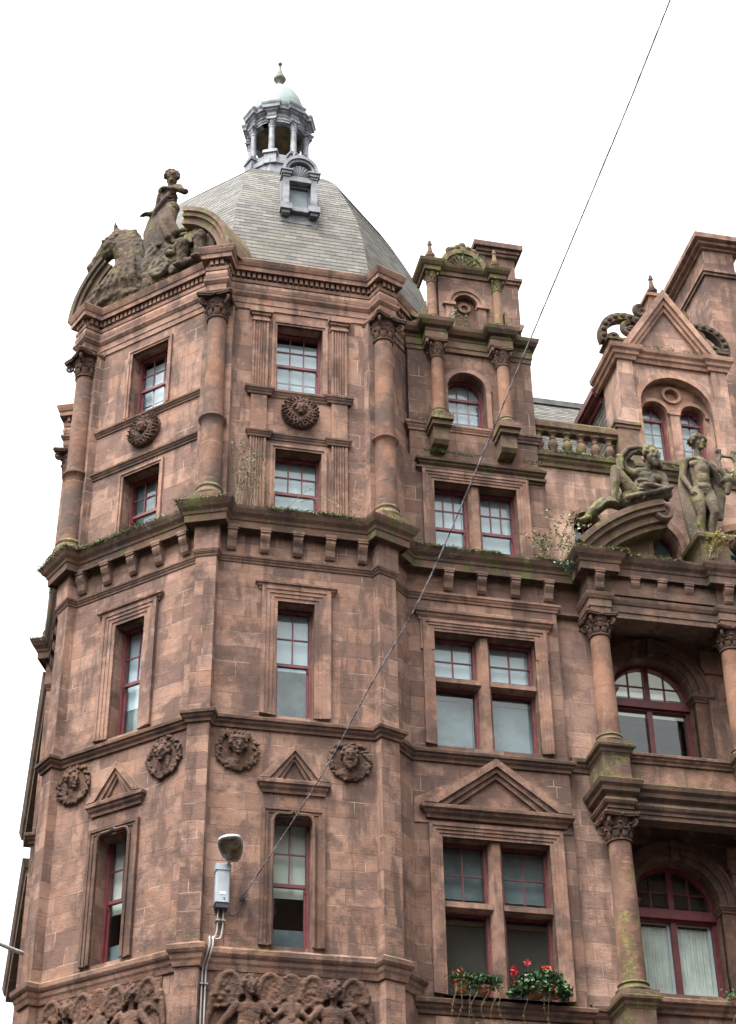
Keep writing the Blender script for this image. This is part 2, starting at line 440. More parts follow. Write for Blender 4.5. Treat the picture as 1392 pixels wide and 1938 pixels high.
def fluted(mb, T, u0, u1, z0, z1, d, n=5):
    w = (u1 - u0); pts = [(u0, -.04), (u0, d)]; m = .1 * w; g = (w - 2 * m) / n
    for i in range(n):
        a = u0 + m + g * i
        pts += [(a + g * .12, d), (a + g * .3, d - .028), (a + g * .7, d - .028), (a + g * .88, d)]
    pts += [(u1, d), (u1, -.04)]
    prism(mb, pts, z0, z1, T, axis='z')

def capital(mb, r, h, T=None, ab=None, vol=1.52):
    """composite capital on local origin: necking, bell, two rows of leaves, corner volutes, abacus"""
    ab = ab or r * 1.55
    lathe(mb, [(r * 1.0, 0), (r * 1.16, .015), (r * 1.16, .045), (r * 1.0, .06), (r * 1.0, h * .3), (r * 1.12, h * .6), (r * 1.35, h * .82), (r * 1.3, h * .86)], 18, T)
    for k in range(8):
        a = 2 * pi * k / 8 + .2
        for zz, rr, w, hh in ((h * .27, r * 1.08, .34, .20), (h * .48, r * 1.18, .28, .17)):
            a2 = a + (pi / 8 if zz > h * .4 else 0); c = Vector((cos(a2) * rr, sin(a2) * rr, zz))
            ell(mb, c, (r * .16, r * w, h * hh), (0, .18, a2), 8, 6, T)
            ell(mb, c + Vector((cos(a2) * r * .2, sin(a2) * r * .2, h * hh * .8)), (r * .15, r * w * .75, r * .12), (0, 0, a2), 7, 5, T)
    for k in range(4):
        a = pi / 4 + k * pi / 2; e = (cos(a), sin(a), 0)
        if vol: spiral(mb, (e[0] * r * vol, e[1] * r * vol, h * .66), e, (0, 0, 1), r * .44 * (vol / 1.52) ** .8, 1.5, r * .17, T, start=100, sgn=-1, n=22)
        b = k * pi / 2; ell(mb, (cos(b) * ab * .86, sin(b) * ab * .86, h * .9), r * .2, (0, 0, 0), 7, 5, T)
    pts = []
    for k in range(4):
        a = k * pi / 2
        for t in (-.78, -.3, .3, .78):
            q = ab * (1.0 if abs(t) > .5 else .86); x, y = q, t * ab * 1.15
            pts.append((x * cos(a) - y * sin(a), x * sin(a) + y * cos(a)))
    prism(mb, pts, h * .86, h * .93, T, axis='z'); prism(mb, [(p[0] * 1.05, p[1] * 1.05) for p in pts], h * .93, h, T, axis='z')

def attic_base(mb, r, h, pl=None, T=None):
    pl = pl or r * 1.42
    mb.box(-pl, pl, -pl, pl, 0, h * .34, T)
    pr = [(r * 1.3, h * .34)] + [(r * (1.28 + .12 * sin(pi * i / 5)), h * (.34 + .26 * i / 5)) for i in range(6)] + [(r * 1.14, h * .66), (r * 1.12, h * .74)] + \
         [(r * (1.1 + .1 * sin(pi * i / 4)), h * (.76 + .18 * i / 4)) for i in range(5)] + [(r, h)]
    lathe(mb, pr, 24, T)

def column(name, parent, loc, rot, r, h, mat, capmat, hb=.3, hc=.5, taper=.86, ring=None, ab=None, base=True, bmat=None, vol=1.52):
    """a column as a part: shaft mesh with its base and capital as sub-parts; loc is the foot of the base"""
    b = MB(); z0 = hb if base else 0; z1 = h - hc; n = 12; pr = []
    for i in range(n + 1):
        t = i / n; pr.append((r * (1 - (1 - taper) * t ** 1.7), z0 + (z1 - z0) * t))
    if ring is not None:
        lo = [p for p in pr if p[1] < ring - .05]; hi = [(p[0] * .95, p[1]) for p in pr if p[1] > ring + .17]
        rr = r * .97
        pr = lo + [(rr, ring - .05), (rr * 1.12, ring), (rr * 1.3, ring + .035), (rr * 1.3, ring + .07), (rr * 1.1, ring + .105), (rr * .98, ring + .12)] + hi
    lathe(b, pr, 28)
    s = obj(name, b, mat, parent, loc, rot, smooth=True)
    s.data.set_sharp_from_angle(angle=radians(40))
    if base:
        b = MB(); attic_base(b, r, hb); o = obj('column_base', b, bmat or M['mossy'], s, loc, rot, smooth=True); o.data.set_sharp_from_angle(angle=radians(35))
    b = MB(); capital(b, r * taper * (.95 if ring else 1), hc, ab=ab, vol=vol)
    o = obj('capital', b, capmat, s, (loc[0], loc[1], loc[2] + z1), rot, smooth=True); o.data.set_sharp_from_angle(angle=radians(45))
    return s

# ------------------------------------------------------------------ windows
WN = 0
def inset(poly, w):
    n = len(poly); out = []
    for i in range(n):
        a, b, c = Vector(poly[i - 1]), Vector(poly[i]), Vector(poly[(i + 1) % n])
        d1 = (b - a).normalized(); d2 = (c - b).normalized()
        n1 = Vector((-d1.y, d1.x)); n2 = Vector((-d2.y, d2.x)); q = max(.3, 1 + n1.dot(n2))
        out.append(tuple(b + (n1 + n2) / q * w))
    return out

def window(parent, T, u0, u1, z0, z1, dep, zm=None, top=(3, 2), bot=(1, 1), blinds=(), arch=None, label=None, fw_=.045, bar=.022, mull=0.0, thick=.07, name='window', frame_gap=0.03, solid_top=None):
    """timber window set dep behind the wall face T; arch = rise of the head; sub-parts glass_pane, blind, room"""
    b = MB(); du = u1 - u0
    def headz(u):
        if not arch: return z1
        t = (u - (u0 + u1) / 2) / (du / 2); return z1 - arch + arch * sqrt(max(0, 1 - t * t))
    outer = rect(u0, u1, z0, z1) if not arch else archpoly(u0, u1, z0, z1 - arch, arch)
    prism(b, outer, -dep - .12, -dep + .02, T, [inset(outer, fw_)])
    def bars(ua, ub, za, zb, nx, nz, d, follow=False):
        for i in range(1, nx):
            u = ua + (ub - ua) * i / nx; zt = (headz(u) - fw_ * .8) if follow else zb
            b.box(u - bar / 2, u + bar / 2, -d - .03, -d, za, zt, T)
        for i in range(1, nz):
            z = za + (zb - za) * i / nz; lo, hi = ua, ub
            if follow and arch and z > z1 - arch:
                w = du / 2 * sqrt(max(0, 1 - ((z - z1 + arch) / arch) ** 2)); lo, hi = (u0 + u1) / 2 - w, (u0 + u1) / 2 + w
            b.box(lo, hi, -d - .028, -d - .002, z - bar / 2, z + bar / 2, T)
    i0, i1 = u0 + fw_, u1 - fw_
    if zm is None: bars(i0, i1, z0 + fw_, z1 - fw_, *top, dep + .03, bool(arch))
    else:
        b.box(i0, i1, -dep - thick, -dep - .005, zm - thick * .5, zm + thick * .35, T)
        bars(i0, i1, zm, z1 - fw_, *top, dep + .03, bool(arch)); bars(i0, i1, z0 + fw_, zm, *bot, dep + .065)
        for u in (i0, i1 - .03): b.box(u, u + .03, -dep - .1, -dep - .045, z0, zm, T)
        for u in (i0, i1 - .025):   # sash horns
            prism(b, [(u, zm - .03), (u + .025, zm - .03), (u + .02, zm - .12), (u + .005, zm - .12)], -dep - .05, -dep - .012, T)
        b.box(i0, i1, -dep - .1, -dep - .045, z0 + fw_, z0 + fw_ + .045, T)
    if mull:
        c = (u0 + u1) / 2; b.box(c - mull / 2, c + mull / 2, -dep - .1, -dep + .012, z0 + fw_, headz(c) - fw_, T)
    w = obj(name, b, M['sash'], parent)
    if label: w['label'] = label
    g = MB(); ins = inset(outer, fw_ * .6); prism(g, ins, -dep - .062, -dep - .058, T)
    obj('glass_pane', g, M['glass'], w)
    for (za, zb, mn) in blinds:
        g = MB(); nn = 9; zb2 = min(zb, z1)
        pl = [(u0 + .02, za), (u1 - .02, za)] + ([(u1 - .02, zb2), (u0 + .02, zb2)] if not arch else [(p[0], min(p[1], zb2)) for p in arc((u0 + u1) / 2, z1 - arch, du / 2 - .02, 0, 180, 12, arch)])
        prism(g, pl, -dep - .165, -dep - .155, T); obj('blind', g, M[mn], w)
    global WN; WN += 1; r = MB(); e = .25 + .0031 * (WN % 23); r.box(u0 - e, u1 + e, -dep - 1.2 - .013 * (WN % 29), -dep - .121, z0 - e, z1 + e, T)
    # open the front of the room
    fr = [f for f in r.f]; keep = []
    for f in fr:
        ds = [r.v[i] for i in f]; c = sum((Vector(v) for v in ds), Vector()) / 4; ref = Vector(T((u0 + u1) / 2, -dep - .121, (z0 + z1) / 2))
        if (c - ref).length > 1e-3: keep.append(f)
    r.f = keep; obj('room', r, M['room'], w)
    return w

def surround(mb, T, u0, u1, z0, z1, w, d, steps=2, zbot=None):
    """moulded architrave round the head and jambs of an opening"""
    zb = z0 if zbot is None else zbot
    for i in range(steps):
        dd = d * (1 - .8 * i / steps); k0, k1 = w - w * (i + 1) / steps, w - w * i / steps
        outer = [(u0 - k1, zb), (u0 - k1, z1 + k1), (u1 + k1, z1 + k1), (u1 + k1, zb), (u1 + k0, zb), (u1 + k0, z1 + k0), (u0 - k0, z1 + k0), (u0 - k0, zb)]
        prism(mb, outer, -.03, dd, T)
def bracket_mb(w=.17, p=.55, h=.30):
    b = MB(); 
    pr = [(0, 0), (p * .93, 0), (p * .93, -h * .12), (p * .86, -h * .2), (p * .86, -h * .42), (p * .74, -h * .55), (p * .5, -h * .72), (p * .38, -h * 1.0), (p * .2, -h * 1.12), (0, -h * 1.12)]
    prism(b, [(-d, z) for d, z in pr], -w / 2, w / 2, lambda a, dd, z: (dd, a, z))
    b.box(-w / 2 - .025, w / 2 + .025, -p, 0.0, -h * .14, -.004)
    b.box(-w / 2 - .012, w / 2 + .012, -p * .965, 0.0, -h * .24, -h * .14)
    return b
# ------------------------------------------------------------------ ground and the street behind the viewer
b = MB(); b.add([(-600, -600, 0), (600, -600, 0), (600, 600, 0), (-600, 600, 0)], [(0, 1, 2, 3)])
tag(obj('ground', b, M['asphalt'], fix=False), kind='structure')
b = MB(); sweep(b, [(0.0, 60), (-1.6, 52), (-1.6, 27.5), (1.6, 24.3), (9, 24.3), (60, 24.3)], [(-6, .004), (0, .004), (0, .13), (-6, .13)], -1)
tag(obj('pavement', b, M['paving']), kind='structure')

# the tenement across the main street, to the right of and behind the viewer
def opposite(name, x0, x1, y0, y1, h, label, faces):
    t = thing(name, label, 'building', ((x0 + x1) / 2, (y0 + y1) / 2, 0))
    b = MB(); b.box(x0, x1, y0, y1, 0, h); obj('wall', b, M['ashlar_low'], t)
    b = MB(); b.box(x0 - .4, x1 + .4, y0 - .4, y1 + .4, h + .003, h + .5)
    b.box(x0 - .2, x1 + .2, y0 - .2, y1 + .2, h - .5, h - .003); obj('cornice', b, M['plain'], t)
    b = MB(); k = (y1 - y0) / 2
    b.add([(x0 + .3, y0 + .3, h + .5), (x1 - .3, y0 + .3, h + .5), (x1 - .3, y1 - .3, h + .5), (x0 + .3, y1 - .3, h + .5), (x0 + k, (y0 + y1) / 2, h + 4), (x1 - k, (y0 + y1) / 2, h + 4)],
          [(0, 1, 5, 4), (2, 3, 4, 5), (1, 2, 5), (3, 0, 4), (0, 3, 2, 1)]); obj('roof', b, M['lead_dark'], t)
    for (ax, at, a0, a1, sg) in faces:
        n = int((a1 - a0) / 3.0)
        for i in range(n):
            for z in (4.5, 8.6, 12.4, 16.0):
                if z + 2.2 > h - .6: continue
                c = a0 + (i + .5) * (a1 - a0) / n; g = MB()
                T = (lambda u, d, zz: (u, at + sg * d, zz)) if ax == 'y' else (lambda u, d, zz: (at + sg * d, u, zz))
                prism(g, rect(c - .68, c + .68, z - .15, z + 2.15), -.02, .06, T, [rect(c - .55, c + .55, z, z + 2.0)])
                w = obj('window', g, M['plain'], t)
                g = MB(); g.box(c - .55, c + .55, -.02, .012, z, z + 2.0, T); obj('glass_pane', g, M['room'], w)
opposite('opposite_tenement', 7.0, 46, -9, 8.0, 26, 'red sandstone tenement across the main street on the right', [('y', 8.0, 7.0, 46, 1), ('x', 7.0, -9, 8.0, -1)])
opposite('side_street_tenement', -40, -12, 9, 60, 22, 'red sandstone tenement across the side street on the left', [('x', -12, 9, 60, 1)])
opposite('corner_tenement', -40, -7, -28, -8, 26, 'red sandstone tenement diagonally opposite the tower', [('x', -7, -28, -8, 1), ('y', -8, -40, -7, 1)])
opposite('far_tenement', -7, 9, -70, -30, 24, 'red sandstone tenement closing the street behind the viewer', [('y', -30, -7, 9, 1)])

# ------------------------------------------------------------------ the corner building
B = thing('corner_building', 'red sandstone corner building with an octagonal domed tower and carved gables', 'building', (4.9, 27.0, 0))
A8 = 3.25; C8, S8 = cos(pi / 8), sin(pi / 8); Q = sqrt(.5)
VL3, VL2, VLF, VFR = Vector((.952, 32.548)), Vector((.952, 29.298)), Vector((3.25, 27.0)), Vector((6.5, 27.0))
TL = frame(VL2.x, VL2.y, Q, -Q, -Q, -Q)          # left canted face, u to the right
TF = frame(3.25, 27.0, 1, 0, 0, -1)              # front face
T2 = frame(.952, 32.548, 0, -1, -1, 0)           # side-street face
TR = frame(6.5, 27.0, Q, Q, Q, -Q)
TM = frame(0, 27.58, 1, 0, 0, -1)                # main street bay
TW = frame(0, 27.75, 1, 0, 0, -1)                # recessed main wall
TP = frame(0, 28.07, 1, 0, 0, -1)                # wall inside the pavilion porch
CF, CL = 1.625, 1.56
SPEC = [(VL3, Vector((-Q, -Q)), Vector((0, -1))), (VL2, Vector((0, -1)), Vector((Q, -Q))), (VLF, Vector((Q, -Q)), Vector((1, 0))), (VFR, Vector((1, 0)), Vector((Q, Q)))]
def octpath(h, o, ext=2.0):
    pts = [VL3 - SPEC[0][1] * 2.6]
    for V, e0, e1 in SPEC:
        t = (e0 + e1).normalized(); n = Vector((t.y, -t.x))
        pts += [V - e0 * (h / C8), V + n * o - t * h, V + n * o + t * h, V + e1 * (h / C8)]
    pts.append(VFR + Vector((Q, Q)) * ext)
    return [tuple(p) for p in pts]

def reveal_wall(mb, T, outer, holes, depth):
    prism(mb, outer, 0, -depth, T, holes)

# --- walls of the tower
WIN = dict(w5=(12.26, 14.51, .325), w4=(16.38, 18.68, .335), w7=(20.42, 22.06, .445), w6=(23.51, 25.13, .46))
b = MB()
for T, c in ((TF, CF), (TL, CL), (T2, CF)):
    holes = []
    for k, (z0, z1, hw) in WIN.items():
        if k == 'w5':
            holes.append([(c - hw, z0), (c + hw, z0), (c + hw, z1 - .09), (c + hw * .94, z1 - .03), (c + hw * .8, z1), (c + .07, z1), (c + .03, z1 + .02), (c, z1 + .055), (c - .03, z1 + .02), (c - .07, z1), (c - hw * .8, z1), (c - hw * .94, z1 - .03), (c - hw, z1 - .09)])
        else: holes.append(rect(c - hw, c + hw, z0, z1))
    prism(b, rect(0, 3.25, 0.0, 26.3), 0, -.34, T, holes)
b.box(-2.4, 0, -.35, 0, 0, 26.15, frame(.952, 32.548, -Q, -Q, -Q, Q)) if False else None
L3 = VL3 - SPEC[0][1] * 2.6
sweep(b, [tuple(L3), tuple(VL3)], [(0, 0), (0, 26.3), (-.34, 26.3), (-.34, 0)], -1)
sweep(b, [tuple(VFR), tuple(VFR + Vector((Q, Q)) * 2.4)], [(0, 0), (0, 26.3), (-.34, 26.3), (-.34, 0)], -1)
obj('tower_wall', b, M['ashlar'], B)

# --- pilasters at the angles below the main cornice, and the plainer strips behind the columns above
for V, e0, e1 in SPEC:
    t = (e0 + e1).normalized(); n = Vector((t.y, -t.x))
    def pil(mb, h, o, z0, z1):
        pts = [V - n * .25 - t * h, V + n * o - t * h, V + n * o + t * h, V - n * .25 + t * h]
        prism(mb, [(p.x, p.y) for p in pts], z0, z1, axis='z')
    p = MB(); pil(p, .19, .10, 0, 19.5); pil(p, .225, .15, 19.5, 20.1); obj('corner_pilaster', p, M['ashlar'], B)
    p = MB(); pil(p, .30, .035, 20.3, 25.5); obj('column_backing', p, M['ashlar'], B)

# --- mouldings round the tower
def course(name, prof, h, o, mat, ext=2.0):
    m = MB(); sweep(m, octpath(h, o, ext), prof, -1); return obj(name, m, mat, B)
course('lower_string_course', [(-.05, 11.80), (.03, 11.80), (.05, 11.88), (.07, 11.92), (.08, 11.98), (.105, 12.01), (.125, 12.05), (.13, 12.12), (.11, 12.135), (-.05, 12.23)], .19, .10, M['plain'])
course('upper_string_course', P_string(16.07, 16.28, .12), .19, .10, M['sooty'])
course('bracket_moulding', P_string(19.42, 19.57, .06), .19, .10, M['sooty'])
course('main_cornice', [(-.05, 20.05), (.04, 20.05), (.06, 20.115), (.165, 20.117), (.165, 20.06), (.185, 20.06), (.19, 20.2), (.21, 20.215), (.225, 20.27), (.28, 20.33), (.32, 20.41), (.335, 20.465), (.30, 20.48), (-.05, 20.58)], .20, .11, M['ledge'])
course('top_architrave', [(-.05, 25.45), (.025, 25.45), (.025, 25.58), (.04, 25.585), (.04, 25.73), (.055, 25.74), (.095, 25.80), (.10, 25.85), (-.05, 25.87)], .16, .27, M['plain'], 1.6)
course('top_frieze', [(-.05, 25.86), (.02, 25.86), (.055, 25.91), (.07, 25.99), (.055, 26.07), (.02, 26.11), (-.05, 26.12)], .16, .27, M['plain'], 1.6)
m = MB(); pth = octpath(.16, .27, 1.6)
sweep(m, pth, [(-.05, 26.10), (.06, 26.10), (.075, 26.17), (.02, 26.20), (.03, 26.365), (.135, 26.37), (.135, 26.35), (.15, 26.35), (.155, 26.45), (.175, 26.465), (.20, 26.53), (.22, 26.60), (.205, 26.625), (-.05, 26.66)], -1)
for i in range(len(pth) - 1):       # dentils
    a, c = Vector(pth[i]), Vector(pth[i + 1]); l = (c - a).length; e = (c - a) / l; nn = Vector((e.y, -e.x)); k = max(1, int(l / .105))
    if l < .12: continue
    TT = frame(a.x, a.y, e.x, e.y, nn.x, nn.y)
    for j in range(k):
        u = (j + .5) * l / k; m.box(u - .032, u + .032, .0, .095, 26.225, 26.345, TT)
obj('top_cornice', m, M['plain'], B)

# --- string courses on the faces of the upper storey, window surrounds, hoods
for T, c, nm in ((TF, CF, 'F'), (TL, CL, 'L'), (T2, CF, 'S')):
    if nm == 'F':
        for z0, z1, p in ((22.27, 22.43, .06), (23.29, 23.47, .07)):
            m = MB(); pr = P_string(z0, z1, p)
            if z0 > 23: sweep(m, [(c - 1.0, -.05), (c - 1.0, .06), (c - .57, .06), (c - .57, 0), (c + .57, 0), (c + .57, .06), (c + 1.0, .06), (c + 1.0, -.05)], pr, 1, T)
            else: sweep(m, [(c - .97, -.05), (c - .97, .06), (c - .57, .06), (c - .57, 0), (c + .57, 0), (c + .57, .06), (c + .97, .06), (c + .97, -.05)], pr, 1, T)
            obj('storey_string', m, M['sooty'], B)
    else:
        for z0, z1, p in ((22.27, 22.43, .08), (23.31, 23.46, .08)):
            m = MB(); sweep(m, [(.25, 0), (3.0, 0)], P_string(z0, z1, p), 1, T); obj('storey_string', m, M['sooty'], B)
    if nm == 'F':
        for s in (-1, 1):
            u0 = c + s * .79 - .155; u1 = u0 + .31
            p = MB(); fluted(p, T, u0, u1, 20.6, 22.27, .06); p.box(u0 - .03, u1 + .03, -.02, .09, 20.45, 20.62, T); p.box(u0, u1, -.02, .06, 22.43, 23.29, T)
            obj('fluted_pilaster', p, M['plain'], B)
            p = MB(); fluted(p, T, u0, u1, 23.46, 25.16, .06)
            for i, (za, zb, e) in enumerate(((25.14, 25.2, .02), (25.2, 25.27, .0), (25.27, 25.33, .035), (25.33, 25.46, .07))): p.box(u0 - e, u1 + e, -.02, .062 + e, za + .001, zb, T)
            obj('fluted_pilaster', p, M['plain'], B)
    for k in ('w6', 'w7'):
        m = MB(); z0, z1, hw = WIN[k]; surround(m, T, c - hw, c + hw, z0, z1, .095, .05, 2); obj('window_surround', m, M['plain'], B)
    m = MB(); z0, z1, hw = WIN['w4']; surround(m, T, c - hw, c + hw, z0, z1, .29, .075, 4)
    m.box(c - .55, c + .55, -.02, .05, 18.84, 18.91, T); ledge(m, T, c - .64, c + .64, P_string(18.90, 19.06, .11))
    obj('window_surround', m, M['plain'], B)
    m = MB(); z0, z1, hw = WIN['w5']
    surround(m, T, c - hw - .04, c + hw + .04, z0, z1 - .02, .17, .07, 3)
    prism(m, rect(c - hw - .2, c + hw + .2, z1 - .03, z1 + .15), -.02, .035, T, [[(c - hw, z1 - .029), (c + hw, z1 - .029), (c + hw * .8, z1 + .02), (c + .06, z1 + .02), (c, z1 + .07), (c - .06, z1 + .02), (c - hw * .8, z1 + .02)]])
    hp = [(-hw - .025, z0), (-hw - .025, z1 - .10), (-hw * .97, z1 - .01), (-hw * .78, z1 + .035), (-.09, z1 + .035), (-.035, z1 + .05), (0, z1 + .10), (.035, z1 + .05), (.09, z1 + .035), (hw * .78, z1 + .035), (hw * .97, z1 - .01), (hw + .025, z1 - .10), (hw + .025, z0)]
    tube(m, [T(c + a_, .05, z_) for a_, z_ in hp], .033, 6)
    obj('window_surround', m, M['sooty'], B)
    # small pediment over the lower window
    m = MB(); ledge(m, T, c - .50, c + .50, P_string(14.92, 15.15, .13))
    ap = 15.82; hw = .60
    for k0, k1, d in ((0, .10, .13), (.10, .17, .09), (.17, .22, .05)):
        def tri(k): return [(c - hw + k * 1.75, 15.15 + (0 if k == 0 else .0)), (c, ap - k * 1.32), (c + hw - k * 1.75, 15.15)]
        a, e = tri(k0), tri(k1); prism(m, [a[0], a[1], a[2], e[2], e[1], e[0]], -.03, d, T)
    obj('pediment', m, M['plain'], B)
    # windows of this face
    z0, z1, hw = WIN['w6']
    window(B, T, c - hw, c + hw, z0, z1, .26, 24.33, (3, 2), (3, 2), [(z0, z1 - .12, 'blind')])
    z0, z1, hw = WIN['w7']
    window(B, T, c - hw, c + hw, z0, z1, .26, 21.25, (3, 2), (1, 1), [(z0, z1, 'blind')] if nm == 'F' else [(21.0, z1, 'net'), (z0, 20.99, 'blind')])
    z0, z1, hw = WIN['w4']
    window(B, T, c - hw, c + hw, z0, z1, .26, 17.55, (2, 2), (1, 1), [(17.5, z1, 'blind'), (z0, 17.5, 'netdark')] if nm == 'F' else [(17.1, z1, 'blind'), (z0, 17.09, 'net')])
    z0, z1, hw = WIN['w5']
    window(B, T, c - hw, c + hw, z0, z1 + .06, .26, 13.42, (2, 2), (1, 1), [(13.25, z1 + .1, 'cream'), (z0, z0 + .45, 'net')])

# --- brackets under the main cornice
def put_brackets(lst, w, p, h, mat):
    me = None
    for x, y, z, rot in lst:
        if me is None: o = obj('bracket', bracket_mb(w, p, h), mat, B, (x, y, z), rot); me = o.data
        else: link('bracket', me, B, (x, y, z), rot)
br = []
for T, c, rot in ((TF, CF, 0), (TL, CL, -pi / 4), (T2, CF, -pi / 2)):
    for i in range(-2, 3):
        x, y, z = T(c + i * .605, 0, 20.112); br.append((x, y, z, rot))
put_brackets(br, .17, .20, .40, M['bracket'])
put_brackets([(x, 27.58, 20.082, 0) for x in (7.86, 8.51, 9.17, 9.83)], .17, .20, .36, M['bracket'])

# --- engaged columns of the upper storey
for (V, e0, e1), ang in zip(SPEC, (-67.5, -67.5, -22.5, 22.5)):
    t = (e0 + e1).normalized(); n = Vector((t.y, -t.x)); p = V + n * .12
    rot = atan2(t.y, t.x)
    column('angle_column', B, (p.x, p.y, 20.46), rot, .212, 4.99, M['drum'], M['carved'], .44, .56, .90, ring=1.95, ab=.345, vol=1.85)

# --- carved medallions
def head(mb, s=1.0, c=(0, 0, 0), beard=False, helmet=False, hair=True, turn=0.0, curls=10):
    """a face looking towards local -y; c centre of the head, s head height"""
    def P(x, y, z):
        X = x * cos(turn) - y * sin(turn); Y = x * sin(turn) + y * cos(turn); return (c[0] + X * s, c[1] + Y * s, c[2] + z * s)
    def E(p, r): ell(mb, P(*p), tuple(q * s for q in r), (0, 0, turn), 10, 8)
    E((0, 0, .05), (.34, .40, .44)); E((0, -.06, -.2), (.25, .30, .28)); E((0, -.30, -.42), (.13, .10, .09))
    E((0, -.42, -.06), (.065, .10, .15)); E((0, -.38, .1), (.24, .06, .05))
    E((-.13, -.33, .0), (.07, .05, .04)); E((.13, -.33, .0), (.07, .05, .04)); E((0, -.37, -.27), (.12, .05, .035))
    E((-.17, -.25, -.14), (.10, .08, .10)); E((.17, -.25, -.14), (.10, .08, .10))
    E((-.36, .0, -.02), (.05, .09, .13)); E((.36, .0, -.02), (.05, .09, .13))
    if hair:
        for i in range(curls):
            a = -20 + 220 * i / (curls - 1); E((.38 * cos(radians(a)), -.10 + .1 * (i % 2), .12 + .40 * sin(radians(a))), (.13, .16, .13))
    if beard:
        for i in range(9):
            a = 180 + 180 * i / 8; E((.27 * cos(radians(a)), -.18, -.26 + .30 * sin(radians(a))), (.11, .13, .14))
        E((0, -.24, -.58), (.14, .12, .2)); E((0, -.41, -.21), (.16, .05, .05))
    if helmet:
        E((0, -.02, .32), (.42, .40, .30)); E((0, -.3, .36), (.36, .12, .07))
        for sgn in (-1, 1):
            for k in range(3): E((sgn * (.34 + .1 * k), .0, .45 + .13 * k), (.09, .07, .24))

def medallion(T, u, z, rot, kind):
    rnd = random.Random(kind); b = MB(); R = .335
    lathe(b, [(.02, -.02), (R + .03, -.02), (R + .03, .035), (.02, .035)], 32, lambda x, y, zz: (x, -zz, y))
    for i in range(64):
        a = 2 * pi * i / 64 + rnd.uniform(-.03, .03); rr = R + rnd.uniform(-.04, .04)
        ell(b, (rr * cos(a), -.04 - rnd.uniform(0, .03), rr * sin(a)), (.045, .03, .028), (0, -a + rnd.uniform(.3, 1.0), 0), 7, 5)
    ell(b, (0, -.03, -.25), (.24, .07, .12)); limb(b, [(0, -.05, -.2), (0, -.07, -.05)], [.075, .07])
    head(b, .345, (0, -.09, .06), beard=kind in (2,), helmet=kind == 1, turn={1: .1, 2: -.12, 3: .15, 4: 1.1}[kind], curls=12)
    if kind in (3, 4):
        for i in range(6): ell(b, (-.10 + .02 * i, -.08, -.1 + .05 * i) if kind == 4 else (.11 * (-1) ** i, -.07, -.05 - .03 * i), (.05, .05, .07))
    b.v = [(p[0], p[1] * .82, p[2]) for p in b.v]
    x, y, zz = T(u, 0, z)
    return sculpt(obj('portrait_medallion', b, M['carved'], B, (x, y, zz), rot), .0105, 2, .012, .05)
tag(medallion(TF, CF - .975, 15.63, 0, 1), 'carved wreath around a young head in a plumed helmet')
tag(medallion(TF, CF + .955, 15.62, 0, 2), 'carved wreath around a bearded head')
tag(medallion(TL, CL + .985, 15.64, -pi / 4, 3), 'carved wreath around a woman\'s bust')
tag(medallion(TL, CL - .99, 15.66, -pi / 4, 4), 'carved wreath around a head in profile')

def sunface(T, u, z, rot):
    b = MB(); R = .37
    lathe(b, [(.02, -.02), (R, -.02), (R, .07), (.3, .10), (.02, .10)], 36, lambda x, y, zz: (x, -zz, y))
    for i in range(26):
        a = 2 * pi * i / 26
        for k in range(5):
            r = .17 + .045 * k; w = a + .09 * sin(k * 1.8 + i)
            ell(b, (r * cos(w), -.11, r * sin(w)), (.035, .045, .026 - .003 * k), (0, -a, 0), 7, 5)
    head(b, .27, (0, -.13, .02), hair=False, beard=False)
    x, y, zz = T(u, 0, z); return sculpt(obj('sun_face', b, M['carved'], B, (x, y, zz), rot), .0105, 1, .012, .05)
tag(sunface(TF, CF + .015, 22.965, 0), 'carved sun face on the front of the tower')
tag(sunface(TL, CL + .02, 22.99, -pi / 4), 'carved sun face on the canted left side')

